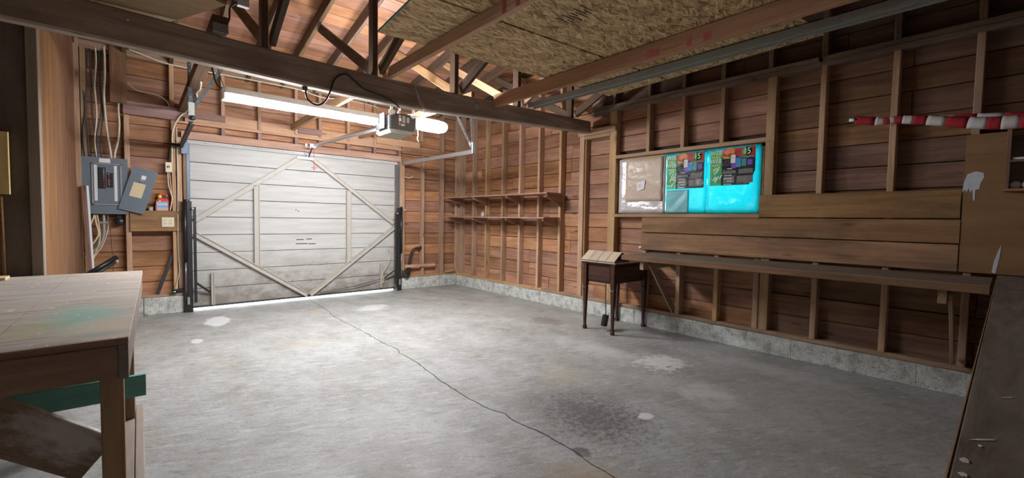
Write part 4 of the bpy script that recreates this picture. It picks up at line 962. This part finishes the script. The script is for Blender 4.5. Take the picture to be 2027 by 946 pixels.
cable('wavy white cable coming down the broad joist to the door jamb', [(0.455, 4.9, 2.41), (0.46, 5.05, 2.38), (0.445, 5.2, 2.37), (0.47, 5.4, 2.34), (0.45, 5.7, 2.33), (0.47, 6.0, 2.36), (0.46, 6.3, 2.42), (0.45, 6.52, 2.42), (0.40, 6.56, 2.37), (0.35, 6.58, 2.27), (0.325, 6.585, 2.16), (0.32, 6.60, 2.0), (0.315, 6.60, 1.81)], 0.008, 'cablew', group='cables on the front wall')
cable('thin white wire running down the left jamb to the sensor', [(0.365, 6.607, 2.24), (0.365, 6.607, 2.0), (0.368, 6.605, 1.6), (0.362, 6.60, 1.25), (0.362, 6.585, 1.1), (0.358, 6.60, 0.9), (0.362, 6.607, 0.7), (0.365, 6.605, 0.5), (0.345, 6.6, 0.38), (0.325, 6.58, 0.29)], 0.005, 'cablew', group='cables on the front wall')
cable('twin cream cable dropping from the switch past the spray bottle', [(0.275, 6.61, 1.70), (0.28, 6.62, 1.55), (0.30, 6.60, 1.45), (0.31, 6.60, 1.38), (0.29, 6.60, 1.24)], 0.006, 'cablew')
cable('thin cream cable below the switch, closer to the jamb', [(0.292, 6.62, 1.70), (0.305, 6.63, 1.5), (0.315, 6.63, 1.35), (0.318, 6.64, 1.24)], 0.005, 'cabley')
cable('black cable on the jamb side above the switch', [(0.315, 6.61, 2.2), (0.31, 6.61, 2.0), (0.30, 6.61, 1.9), (0.295, 6.61, 1.81)], 0.006, 'cabled')
cable('cream cable curving left below the panel', [(-0.37, 6.63, 1.19), (-0.375, 6.61, 1.14), (-0.42, 6.6, 1.02), (-0.445, 6.6, 0.95)], 0.008, 'cabley')
cable('long cream cable looping down below the panel', [(-0.36, 6.63, 1.19), (-0.355, 6.60, 1.10), (-0.335, 6.59, 0.98), (-0.36, 6.58, 0.90), (-0.43, 6.58, 0.78), (-0.44, 6.58, 0.70)], 0.008, 'cabley')
cable('cream cable bending into the corner low below the panel', [(-0.345, 6.62, 1.19), (-0.33, 6.60, 1.05), (-0.325, 6.59, 0.93), (-0.345, 6.59, 0.82), (-0.385, 6.58, 0.70)], 0.007, 'cabley')
cable('thin tan cable right of the conduit below the panel', [(-0.262, 6.64, 1.19), (-0.255, 6.62, 1.05), (-0.30, 6.60, 0.86), (-0.37, 6.58, 0.72), (-0.41, 6.57, 0.62)], 0.005, 'cabley')
cable('thin dark wire hanging below the round black fitting', [(-0.255, 6.62, 1.18), (-0.24, 6.61, 1.0), (-0.235, 6.61, 0.85), (-0.225, 6.6, 0.7), (-0.225, 6.6, 0.5)], 0.003, 'cabled')
t = root('conduit_pipe', 'grey conduit bending down from the panel under a clamp', 'pipe', (-0.3, 6.6, 0.75))
tube('pipe', [(-0.292, 6.63, 1.195), (-0.292, 6.62, 1.10), (-0.295, 6.61, 0.96), (-0.325, 6.60, 0.85), (-0.39, 6.59, 0.775), (-0.46, 6.59, 0.755)], 0.014, M['conduit'], t)
box('clamp', -0.335, -0.25, 6.592, 6.60, 1.085, 1.10, M['steel'], t)
t = root('round_fitting', 'round black plastic fitting under the breaker panel', 'fitting', (-0.165, 6.6, 1.1))
lathe('cap', [(0.0001, 0.05), (0.034, 0.048), (0.042, 0.035), (0.042, 0.0)], (-0.163, 6.66, 1.105), M['blackplastic'], t, n=18, axis='Y')
box('neck', -0.185, -0.14, 6.62, 6.66, 1.14, 1.19, M['blackplastic'], t)

# leaning trim strips in the corner
for k, (xa, m, lb) in enumerate(((-0.448, 'brownply', 'brown edged trim strip leaning in the corner, leftmost of the three'), (-0.428, 'purple', 'grey brown trim strip leaning between the other two'), (-0.409, 'white', 'white trim strip leaning in the corner nearest the panel'))):
    o = stick('trim_strip', (xa+0.052, 6.44, 0.0), (xa-0.0, 6.52, 1.49), 0.018 if k else 0.02, 0.012, M[m], None, up=(0, 1, 0), ch=0.001)
    tag(o, lb, 'trim strip', 'trim strips leaning in the corner')
t = root('black_pole', 'thick black pole with a shiny tip poking up behind the bench', 'pole', (-0.32, 6.2, 0.6))
tube('shaft', [(-0.60+0.1, 6.2, 0.49), (-0.18, 6.28, 0.73)], 0.024, M['blackplastic'], t, sub=1, n=12)
tube('shaft', [(-0.48, 6.16, 0.46), (-0.19, 6.24, 0.68)], 0.016, M['black'], t, sub=1, n=10)
tube('tip', [(-0.195, 6.24, 0.676), (-0.17, 6.247, 0.695)], 0.020, M['chrome'], t, sub=1, n=12)
tube('stand', [(-0.47, 6.2, 0.0), (-0.47, 6.2, 0.50)], 0.012, M['black'], t, sub=1, n=8)
t = stick('black_bar', (0.155, 6.60, 0.245), (0.315, 6.66, 0.72), 0.036, 0.012, M['black'], None, up=(0, 1, 0)); tag(t, 'flat black bar leaning in the bay left of the door jamb', 'bar')
t = root('door_sensor', 'small door sensor with green lights on the sill', 'sensor', (0.32, 6.57, 0.25))
box('case', 0.285, 0.345, 6.55, 6.598, 0.246, 0.29, M['blackplastic'], t, ch=0.008)
lathe('led', [(0.0001, 0.004), (0.007, 0.0)], (0.318, 6.549, 0.267), M['green_led'], t, n=8, axis='Y')
lathe('eye', [(0.0001, 0.004), (0.010, 0.0)], (0.299, 6.549, 0.267), M['chrome'], t, n=8, axis='Y')
box('bracket', 0.345, 0.40, 6.57, 6.577, 0.26, 0.30, M['black'], t)
tag(box('wood_scrap', -0.95, -0.59, 3.80, 3.92, 0.801, 0.816, M['pine'], None), 'pale wood scrap lying on the far left bench corner', 'wood scrap')
t = box('pine_board', -0.80, -0.592, 4.025, 4.048, 1.305, 1.684, M['pine'], None); tag(t, 'pale new pine board fixed to the dark partition at left', 'board')
t = tube('wooden_stick', [(-0.630, 4.04, 0.80), (-0.633, 4.043, 1.31)], 0.009, M['stick'], None, sub=1); tag(t, 'thin brown wooden stick standing below the pine board', 'stick')

# ------------------------------------------------------------------ bits right of the door
t = root('scrap_shelf', 'rough board nailed across the studs low beside the door', 'shelf', (3.6, 6.57, 0.4))
box('board', 3.36, 3.93, 6.585, 6.612, 0.365, 0.41, M['stud'], t)
t = root('bent_pipe', 'pair of bent dark pipes behind the low board beside the door', 'pipe', (3.5, 6.66, 0.3))
for dx in (0.0, 0.035): tube('pipe', [(3.44+dx, 6.66, 0.23), (3.455+dx, 6.66, 0.42), (3.50+dx, 6.655, 0.62), (3.56+dx, 6.65, 0.68), (3.65, 6.64, 0.70-dx*1.6)], 0.011, M['pipe'], t)
lathe('valve', [(0.0001, 0.03), (0.03, 0.026), (0.03, 0.0)], (3.655, 6.645, 0.69), M['pipe'], t, n=10, axis='Y')
t = root('hose_bib', 'dark tangled valve fitting at the right jamb foot', 'valve', (3.36, 6.57, 0.25))
for a in range(4): tube('loop', [(3.30, 6.58, 0.24+0.03*a), (3.36, 6.55, 0.20+0.03*a), (3.42, 6.57, 0.23+0.04*a), (3.45, 6.6, 0.3+0.02*a)], 0.009, M['black'], t)
lathe('wheel', [(0.0001, 0.02), (0.035, 0.018), (0.035, 0.0)], (3.40, 6.58, 0.28), M['black'], t, n=12, axis='Y')
cable('frayed tan cord dangling by the right door spring', [(3.08, 6.60, 0.70), (3.10, 6.59, 0.62), (3.06, 6.59, 0.45), (2.97, 6.6, 0.3), (2.99, 6.6, 0.18), (2.93, 6.6, 0.12)], 0.006, 'cabley', cat='cord', group='cords near the right door jamb', nm='cord')
cable('thin grey cord hanging low across the bottom of the door', [(2.93, 6.6, 0.21), (2.7, 6.6, 0.16), (2.4, 6.6, 0.12), (2.15, 6.61, 0.09), (2.0, 6.61, 0.07)], 0.005, 'cabled', cat='cord', group='cords near the right door jamb', nm='cord')
t = root('wall_hook', 'small pale hook on the stud right of the door', 'hook', (3.42, 6.61, 1.85))
tube('hook', [(3.36, 6.612, 1.88), (3.40, 6.57, 1.86), (3.45, 6.56, 1.875), (3.475, 6.56, 1.90)], 0.007, M['cabley'], t)
t = root('cable_insulator', 'small white insulator on the jamb right of the door', 'insulator', (3.36, 6.6, 1.33))
lathe('knob', [(0.0001, 0.03), (0.014, 0.026), (0.012, 0.0)], (3.355, 6.618, 1.33), M['labelw'], t, n=10, axis='Y')
tag(stick('short_block', (4.14, 6.60, 0.25), (4.33, 6.60, 0.26), 0.05, 0.04, M['stud']), 'short wood block lying on the sill in the corner', 'wood block')

# ------------------------------------------------------------------ wall shelves
def shelf(label, z, yA, yB_):
    t = root('wall_shelf', label, 'shelf', (4.2, 5.2, z), group='shelves on the right wall')
    box('shelf_board', 4.07, 4.378, yA, yB_, z-0.018, z, M['shelf'], t, ch=0.002)
    for yy in (4.035 if z > 1.4 else 4.10, 4.865, 5.70, 6.44):
        extr('bracket', [(0, 0), (0.28, 0), (0.28, -0.105), (0.245, -0.105), (0.0, -0.03)] if yy > 4.2 or z < 1.4 else [(0, 0), (0.305, 0), (0.305, -0.18), (0.29, -0.18), (0.0, -0.035)], (4.093, yy+0.01, z-0.0185), (1, 0, 0), (0, 0, 1), 0.02, M['shelf'], t)
    return t
shelf('upper thin wooden shelf on four brackets across the studs', 1.568, 4.01, 6.54)
shelf('lower thin wooden shelf on four brackets across the studs', 1.238, 4.06, 6.54)
t = root('glass_jar', 'small cloudy glass jar on the lower wall shelf', 'jar', (4.24, 5.62, 1.24))
lathe('jar', [(0.024, 0), (0.032, 0.01), (0.034, 0.05), (0.022, 0.065), (0.02, 0.08)], (4.24, 5.62, 1.239), M['glassjar'], t, n=14)

# ------------------------------------------------------------------ bags stuffed into the window
def crumple(name, y0, y1, z0, z1, x, mat, parent, amp=0.006, ny=14, nz=12, seed=1, sag=0.0):
    """thin crumpled sheet facing the room with its own thickness"""
    rnd = random.Random(seed); ph = [rnd.uniform(0, 6.28) for _ in range(8)]; fq = [rnd.uniform(6, 26) for _ in range(8)]
    def dz(a, b_): return amp*(math.sin(fq[0]*a+ph[0]+fq[1]*b_*0.6)+0.6*math.sin(fq[2]*a*1.7+fq[3]*b_+ph[1])+0.5*math.sin(fq[4]*b_*1.3-fq[5]*a+ph[2]))/2
    vs, fs = [], []
    for k in (0, 1):
        for i in range(ny+1):
            for jx in range(nz+1):
                a = i/ny; b_ = jx/nz; yy = y0+(y1-y0)*a; zz = z0+(z1-z0)*b_
                e = min(a, 1-a, b_, 1-b_); pad = -sag*min(1, e*5)
                vs.append((x+(dz(yy*3, zz*3)+pad if k == 0 else 0.012), yy, zz))
    st = (ny+1)*(nz+1)
    for i in range(ny):
        for jx in range(nz):
            q = (i*(nz+1)+jx, (i+1)*(nz+1)+jx, (i+1)*(nz+1)+jx+1, i*(nz+1)+jx+1); fs.append(q); fs.append(tuple(reversed([st+v for v in q])))
    bd = [i*(nz+1) for i in range(ny+1)] + [ny*(nz+1)+jx for jx in range(1, nz+1)] + [i*(nz+1)+nz for i in range(ny-1, -1, -1)] + [jx for jx in range(nz-1, 0, -1)]
    for a, b_ in zip(bd, bd[1:]+bd[:1]): fs.append((a, b_, st+b_, st+a))
    return mesh(name, vs, fs, mat, parent, smooth=True)
XB = 4.408
UX, UY = (0, -1, 0), (0, 0, 1)       # to the right and up, seen from inside the room
def rect(nm, ya, yb2, za, zb2, m, parent, x, th=0.0012):
    return extr(nm, [(0, 0), (abs(yb2-ya), 0), (abs(yb2-ya), zb2-za), (0, zb2-za)], (x, max(ya, yb2), za), UX, UY, th, M[m], parent)
t = root('plastic_bag', 'clear crinkled bag over tan card filling the left of the window', 'bag', (4.41, 2.83, 1.3))
crumple('bag', 2.51, 3.115, 1.30, 1.935, XB, M['clearbag'], t, 0.007, seed=3)
crumple('card', 2.545, 3.02, 1.435, 1.93, XB-0.008, M['tanbag'], t, 0.006, seed=5)
extr('sticker', [(0, 0), (0.095, 0.025), (0.105, 0.125), (0.0, 0.105)], (XB-0.016, 2.86, 1.55), UX, UY, 0.001, M['labelw'], t)
extr('barcode', [(0.03, 0.045), (0.04, 0.047), (0.045, 0.085), (0.033, 0.083)], (XB-0.018, 2.86, 1.55), UX, UY, 0.001, M['greylab'], t)
def filterbag(label, y0, y1, yg0, yg1, yk1, zl, seed, corner):
    t = root('insulation_bag', label, 'bag', (4.41, (y0+y1)/2, 1.3), group='glowing cyan bags in the window')
    crumple('bag', y1, y0, 1.298, 1.945, XB+0.004, M['cyanbag'], t, 0.005, seed=seed)
    x = XB-0.006
    rect('green_band', yg0, yg1, zl, 1.925, 'labelgreen', t, x)
    if corner: extr('picture_panel', [(0, 0), (abs(yk1-yg1)-0.05, 0), (abs(yk1-yg1), 0.13), (abs(yk1-yg1), 1.93-zl), (0, 1.93-zl)], (x, yg1, zl), UX, UY, 0.0012, M['labelblack'], t)
    else: rect('picture_panel', yg1, yk1, zl, 1.93, 'labelblack', t, x)
    W = abs(yk1-yg1); x2 = x-0.0016; q = lambda f: yg1-W*f
    H = 1.93-zl; zz = lambda f: zl+H*f
    rect('red_field', q(0), q(1), zz(0.78), zz(1.0), 'labelred', t, x2)
    extr('maple_leaf', [(0.0, 0.02), (0.03, 0.0), (0.06, 0.02), (0.09, 0.0), (0.10, 0.045), (0.075, 0.07), (0.03, 0.068), (0.012, 0.05)], (x2-0.0014, q(0.08), zz(0.82)), UX, UY, 0.001, M['labelorange'], t)
    rect('snow_patch', q(0.28), q(0.42), zz(0.60), zz(0.82), 'labelw', t, x2-0.0014)
    lathe('round_badge', [(0.0001, 0.0012), (0.045, 0.0)], (x2-0.0016, q(0.76), zz(0.885)), M['inkgreen'], t, n=20, axis='X')
    text('badge_number', '15', 0.085, (x2-0.0040, q(0.76), zz(0.885)), UX, UY, M['inkwhite'], t, squeeze=0.8)
    for f0, f1, g0, g1, m in ((0.30, 0.44, 0.46, 0.72, 'labelpurple'), (0.44, 0.58, 0.48, 0.74, 'labelblue'), (0.60, 0.74, 0.50, 0.70, 'labelteal'), (0.78, 0.92, 0.52, 0.66, 'labelpurple'), (0.05, 0.44, 0.32, 0.40, 'labelgrey'), (0.52, 0.94, 0.30, 0.42, 'labelgrey'), (0.06, 0.40, 0.06, 0.24, 'labelgrey'), (0.48, 0.95, 0.05, 0.24, 'labelgrey'), (0.5, 0.98, 0.72, 0.77, 'labelgrey')):
        rect('print_block', q(f0), q(f1), zz(g0), zz(g1), m, t, x2)
    for g0 in (0.735, 0.765): rect('print_line', q(0.04), q(0.34 if g0 < 0.75 else 0.22), zz(g0), zz(g0+0.016), 'inkyellow', t, x2-0.0014)
    for k, g0 in enumerate((0.02, 0.1, 0.17, 0.44, 0.26)): rect('print_line', q(0.08+0.1*(k % 2)), q(0.33), zz(g0), zz(g0+0.018), 'inkwhite', t, x2-0.0016)
    # lettering of the green band: white word lines with yellow lines between them
    cg = (yg0+yg1)/2; Wg = abs(yg1-yg0)
    for g0, m in ((0.90, 'inkwhite'), (0.68, 'inkwhite')):
        text('lettering', 'WEB', 0.062, (x2-0.001, cg, zz(g0)), UX, UY, M[m], t, squeeze=min(1.0, Wg/0.135))
    for g0, f in ((0.795, 0.8), (0.775, 0.6), (0.57, 0.75), (0.55, 0.5), (0.46, 0.6)): rect('print_line', cg+Wg*f/2, cg-Wg*f/2, zz(g0), zz(g0+0.012), 'inkyellow', t, x2)
    rn = random.Random(seed)
    for k in range(9):
        yy = cg+rn.uniform(-0.3, 0.3)*Wg; z2 = zz(rn.uniform(0.04, 0.42))
        extr('painted_glint', [(0, 0), (0.012, 0), (0.035, 0.035), (0.028, 0.04)], (x2-0.001, yy, z2), UX, UY, 0.001, M['inkwhite'], t)  # white flecks painted as light glints on the creases
    return t
filterbag('cyan glowing bag with green band and dark label, left of the two', 2.505, 2.055, 2.49, 2.385, 2.08, 1.56, 11, False)
crumple('dim_glow_film', 2.24, 2.49, 1.302, 1.545, XB-0.004, M['dimcyan'], bpy.data.objects['insulation_bag'], 0.004, seed=23)  # added film, its duller cyan stands for weaker daylight there
filterbag('cyan glowing bag with a folded label corner, rightmost in the window', 2.05, 1.548, 2.02, 1.905, 1.595, 1.572, 17, True)

# ------------------------------------------------------------------ planks over the workbench, plywood panel
for z0, z1, y0, y1, lb in ((1.258, 1.462, 0.232, 1.53, 'highest backsplash plank beside the window, dark and stained'), (1.081, 1.250, 0.228, 2.755, 'long middle backsplash plank above the workbench'), (0.882, 1.073, 0.23, 2.76, 'lowest backsplash plank just above the workbench top')):
    tag(box('backsplash_plank', 4.350, 4.372, y0, y1, z0, z1, M['splash'], None, ch=0.004), lb, 'plank', 'planks above the workbench')
t = root('wallboard_sheet', 'brown plywood panel with a white paint splat at the right', 'panel', (4.35, -0.4, 0.9))
box('sheet', 4.354, 4.368, -1.2, 0.224, 0.885, 1.835, M['panelply'], t, ch=0.001)
splat = [(-0.045, 0.0), (-0.05, -0.07), (-0.036, -0.05), (-0.03, -0.075), (-0.02, -0.04), (-0.012, -0.075), (-0.002, -0.05), (0.004, -0.13), (0.012, -0.125), (0.012, -0.055), (0.03, -0.05), (0.035, -0.01), (0.05, 0.03), (0.045, 0.06), (0.01, 0.072), (-0.03, 0.055)]
extr('paint_splat', splat, (4.3535, 0.178, 1.51), UX, UY, 0.0012, M['paintwhite'], t)
extr('white_streak', [(-0.012, -0.09), (0.006, -0.095), (0.02, 0.02), (0.024, 0.10), (0.012, 0.06), (-0.004, -0.01)], (4.3535, 0.055, 0.985), UX, UY, 0.0012, M['paintwhite'], t)  # narrow pale streak on the sheet

# shelf box at the right edge
t = root('wall_cubby', 'small wooden cubby box hung on the plywood panel at far right', 'cubby', (4.3, -0.2, 1.45))
for nm, a in (('side', (4.25, 4.353, 0.015, 0.035, 1.45, 1.835)), ('bottom', (4.25, 4.353, -0.60, 0.035, 1.435, 1.452)), ('shelf', (4.25, 4.353, -0.60, 0.015, 1.62, 1.635)), ('side', (4.25, 4.353, -0.62, -0.60, 1.435, 1.835))):
    box(nm, *a, M['splash'], t, ch=0.002)
box('back', 4.342, 4.353, -0.6, 0.015, 1.452, 1.62, M['darkply'], t); box('back', 4.342, 4.353, -0.6, 0.015, 1.635, 1.80, M['darkply'], t)
t = box('white_tray', 4.262, 4.332, -0.30, 0.008, 1.637, 1.652, M['white'], None); tag(t, 'flat white tray on the cubby shelf', 'tray')
for k, yy in enumerate((-0.012, -0.062)):
    o = lathe('tape_roll', [(0.012, 0.0), (0.024, 0.0), (0.024, 0.022), (0.012, 0.022)], (4.29, yy, 1.4775), M['labelw'], None, n=14, axis='X')
    tag(o, ['small white roll standing first in the cubby bottom', 'small white roll standing second in the cubby bottom'][k], 'roll', 'white rolls in the cubby')

# ------------------------------------------------------------------ red and white striped cloth roll
t = root('striped_cloth', 'red and white striped cloth roll slung along the right wall', 'cloth roll', (4.28, 0.3, 1.95))
def roll(P, R, bands, nm):
    k = 40; pts = smoothline(P, 10); tot = len(pts)-1
    n_ = 12
    def ring(f):
        i = min(int(f*tot), tot-1); p_ = pts[i].lerp(pts[i+1], f*tot-i); d_ = (pts[i+1]-pts[i]).normalized()
        u = Vector((1, 0, 0)); u = (u-d_*u.dot(d_)).normalized(); v = d_.cross(u)
        r_ = R(f); return [p_+u*r_*0.8*math.cos(2*math.pi*q/n_)+v*r_*(1+0.06*math.sin(3*q))*math.sin(2*math.pi*q/n_) for q in range(n_)]
    for bi, (f0, f1, m) in enumerate(bands):
        vs, fs = [], []
        for s in range(5): vs += ring(f0+(f1-f0)*s/4)
        for s in range(4):
            for q in range(n_): fs.append((s*n_+q, s*n_+(q+1) % n_, (s+1)*n_+(q+1) % n_, (s+1)*n_+q))
        fs += [tuple(range(n_)), tuple(4*n_+q for q in range(n_))]
        mesh(nm, vs, fs, M[m], t, smooth=True)
P1 = [(4.25, 0.825, 2.018), (4.25, 0.66, 1.985), (4.26, 0.58, 1.985), (4.26, 0.42, 1.955), (4.25, 0.16, 1.893), (4.24, -0.03, 1.872), (4.24, -0.4, 1.85), (4.24, -0.7, 1.84)]
P2 = [(4.28, 0.60, 1.99), (4.285, 0.5, 1.985), (4.285, 0.35, 1.965), (4.28, 0.15, 1.94), (4.27, -0.1, 1.905)]
bands = [(0.0, 0.105, 'redcloth'), (0.105, 0.155, 'whitecloth')]
f = 0.155; c_ = 0
while f < 0.99:
    stp = 0.055; bands.append((f, min(1, f+stp), 'redcloth' if c_ % 2 == 0 else 'whitecloth')); f += stp; c_ += 1
roll(P1, lambda f: 0.030 if f < 0.09 else 0.034-0.17*(f-0.09) if f < 0.15 else 0.022+0.019*min(1, (f-0.15)/0.5), bands, 'stripe')
b2 = []; f = 0; c_ = 0
while f < 0.99: b2.append((f, min(1, f+0.12), 'redcloth' if c_ % 2 else 'whitecloth')); f += 0.12; c_ += 1
roll(P2, lambda f: 0.014+0.008*f, b2, 'stripe')
tube('pole_tip', [(4.25, 0.82, 2.018), (4.25, 0.865, 2.026)], 0.012, M['white'], t, sub=1); tube('collar', [(4.25, 0.815, 2.017), (4.25, 0.832, 2.02)], 0.026, M['blackplastic'], t, sub=1)
stick('hook', (4.25, 0.617, 1.99), (4.377, 0.617, 2.0), 0.012, 0.012, M['black'], t); stick('hook', (4.25, 0.182, 1.92), (4.377, 0.182, 1.93), 0.012, 0.012, M['black'], t)

# ------------------------------------------------------------------ long workbench on the right wall
t = root('workbench', 'long narrow workbench fixed along the right wall below the window', 'workbench', (4.0, 1.3, 0.0))
box('top_plank', 3.70, 3.93, 0.06, 2.56, 0.815, 0.862, M['benchtop'], t, ch=0.006)
box('top_plank', 3.933, 4.14, 0.06, 2.56, 0.815, 0.861, M['benchtop'], t, ch=0.004)
box('top_plank', 4.143, 4.348, 0.06, 2.60, 0.815, 0.861, M['benchtop'], t, ch=0.004)
box('edge_strip', 3.688, 3.70, 0.06, 2.56, 0.812, 0.858, M['olddimboard'], t, ch=0.003)
for yy in (2.36, 0.255):
    box('cleat', 3.745, 4.345, yy-0.02, yy+0.02, 0.725, 0.813, M['bench'], t)
    stick('brace', (3.84, yy-0.032, 0.80), (4.33, yy-0.032, 0.25), 0.02, 0.07, M['bench'], t)
t2 = tag(tube('porcelain_insulator', [(4.352, 2.765, 0.905), (4.345, 2.765, 0.905)], 0.018, M['labelw'], None, sub=1, n=10), 'small white insulator at the left end of the lowest plank', 'insulator')

# ------------------------------------------------------------------ sewing cabinet
t = root('sewing_cabinet', 'dark mahogany sewing cabinet on tapered legs with a pale slatted lid', 'cabinet', (4.05, 2.87, 0))
box('body', 3.755, 4.345, 2.695, 3.06, 0.535, 0.735, M['mahog'], t, ch=0.004)
box('top_frame', 3.725, 4.37, 2.655, 3.10, 0.735, 0.752, M['mahog'], t, ch=0.004)
box('front_panel', 3.744, 3.756, 2.735, 3.02, 0.555, 0.72, M['mahog'], t, ch=0.003)
box('side_panel', 3.80, 4.30, 2.684, 2.696, 0.555, 0.72, M['mahog'], t, ch=0.003)
for (lx, ly) in ((3.75, 3.06), (3.75, 2.69), (4.345, 2.70), (4.345, 3.06)):
    prof3 = [(0.016, 0.0), (0.019, 0.004), (0.020, 0.03), (0.013, 0.045), (0.017, 0.2), (0.023, 0.42), (0.026, 0.46), (0.02, 0.475), (0.026, 0.485), (0.026, 0.51), (0.029, 0.515), (0.029, 0.735)]
    o = lathe('leg', [(r*1.2, z) for r, z in prof3], (lx, ly, 0), M['mahog'], t, n=4)
    for p_ in o.data.polygons: p_.use_smooth = False
    o.data.transform(Matrix.Translation((lx, ly, 0)) @ Matrix.Rotation(math.pi/4, 4, 'Z') @ Matrix.Translation((-lx, -ly, 0)))
lid = box('lid_base', 3.705, 3.99, 2.645, 3.115, 0.753, 0.763, M['paleslat'], t, ch=0.002)
for i in range(4):
    y0 = 2.66+i*0.112
    stick('slat', (3.715, y0+0.055, 0.772), (3.845, y0+0.055, 0.868), 0.109, 0.012, M['paleslat'], t, ch=0.003)
stick('lid_back', (3.852, 2.87, 0.862), (3.97, 2.87, 0.772), 0.43, 0.014, M['mahog'], t, ch=0.002)
t = root('foot_pedal', 'black foot pedal dangling on its cord under the sewing cabinet', 'pedal', (3.84, 2.86, 0.06))
stick('pedal', (3.83, 2.86, 0.055), (3.85, 2.85, 0.175), 0.075, 0.045, M['blackplastic'], t, up=(0, 1, 0.2), ch=0.008)
stick('tread', (3.81, 2.83, 0.065), (3.83, 2.82, 0.165), 0.055, 0.008, M['black'], t, up=(0, 1, 0.2), ch=0.002)
tube('cord', [(3.85, 2.85, 0.17), (3.846, 2.855, 0.3), (3.85, 2.86, 0.45), (3.85, 2.86, 0.54)], 0.005, M['blackplastic'], t)

# ------------------------------------------------------------------ near bench across the back
t = root('back_bench', 'dark paint-flecked bench top at the right edge, nearest the viewer', 'bench', (2.5, -0.3, 0))
box('top', 0.60, 4.34, -0.62, 0.038, 0.85, 0.88, M['backtop'], t, ch=0.003)
box('apron', 0.70, 4.34, -0.02, 0.02, 0.74, 0.849, M['bench'], t)
box('raw_edge', 0.60, 4.34, 0.0385, 0.0405, 0.852, 0.880, M['chord'], t, ch=0)
for xx in (0.75, 2.4, 4.2):
    box('leg', xx-0.045, xx+0.045, -0.12, -0.03, 0, 0.849, M['bench'], t); box('leg', xx-0.045, xx+0.045, -0.6, -0.51, 0, 0.849, M['bench'], t)
for k, (xx, yy, l_, w_) in enumerate(((0.955, 0.012, 0.018, 0.0022), (0.85, 0.026, 0.008, 0.0045), (0.80, 0.025, 0.006, 0.004), (1.23, -0.012, 0.012, 0.002), (0.925, 0.014, 0.004, 0.002))):
    ol = [(l_*math.cos(a*0.63)*(1+0.25*math.sin(3*a+k)), w_*math.sin(a*0.63)*(1+0.25*math.cos(2*a+k))) for a in range(10)]
    ang = -0.7 if k in (0, 3) else 0.2
    extr('paint_drip', ol, (xx, yy, 0.8802), (math.cos(ang), math.sin(ang), 0), (-math.sin(ang), math.cos(ang), 0), 0.0008, M['labelw'], t)

# ------------------------------------------------------------------ left bench
t = root('left_bench', 'rough bench with a paint-stained plywood top in the left foreground', 'bench', (-0.4, 2.9, 0))
def slabq(nm, pts, z0, z1, mat):
    n_ = len(pts); vs = [(a, b_, z0) for a, b_ in pts]+[(a, b_, z1) for a, b_ in pts]
    return mesh(nm, vs, [tuple(range(n_)), tuple(range(n_, 2*n_))]+[(i, (i+1) % n_, n_+(i+1) % n_, n_+i) for i in range(n_)], mat, t)
slabq('top_board', [(-0.345, 1.862), (-0.031, 1.862), (0.016, 3.99), (-0.333, 3.985)], 0.780, 0.800, M['lefttop'])
slabq('top_board', [(-1.15, 1.862), (-0.349, 1.862), (-0.337, 3.985), (-1.15, 3.97)], 0.780, 0.7995, M['lefttop'])
slabq('edge_band', [(-1.15, 1.852), (-0.033, 1.852), (-0.033, 1.861), (-1.15, 1.861)], 0.779, 0.7995, M['bench'])
box('apron', -1.12, -0.057, 1.85, 1.885, 0.672, 0.778, M['bench'], t)
slabq('side_apron', [(-0.056, 1.846), (-0.032, 1.846), (0.012, 3.95), (-0.025, 3.95)], 0.668, 0.779, M['greyplank'])
box('leg', -0.103, -0.046, 1.888, 1.975, 0.0, 0.778, M['bench'], t)
box('leg', -0.075, -0.032, 3.20, 3.27, 0.041, 0.778, M['bench'], t)
box('leg', -1.10, -1.03, 1.888, 1.975, 0.0, 0.778, M['bench'], t); box('leg', -1.10, -1.03, 3.8, 3.88, 0.0, 0.778, M['bench'], t)
br = stick('brace', (-0.50, 1.997, 0.681), (-0.118, 1.997, 0.367), 0.03, 0.15, M['smeared'], t)
box('hanging_block', -0.62, -0.285, 2.42, 2.55, 0.37, 0.454, M['darkply'], t)
t = stick('green_plank', (-1.05, 2.33, 0.50), (0.012, 2.31, 0.497), 0.03, 0.086, M['greenpaint'], None); tag(t, 'green painted plank stuck through under the left bench', 'plank')
for xa, xb, m, lb in ((-0.082, -0.034, 'greyplank', 'grey plank lying on the floor under the bench leg'), (-0.031, 0.004, 'greyplank', 'narrow grey plank lying on the floor along the bench edge')):
    tag(box('floor_plank', xa, xb, 1.2, 3.42, 0.0, 0.04, M[m], None), lb, 'plank')
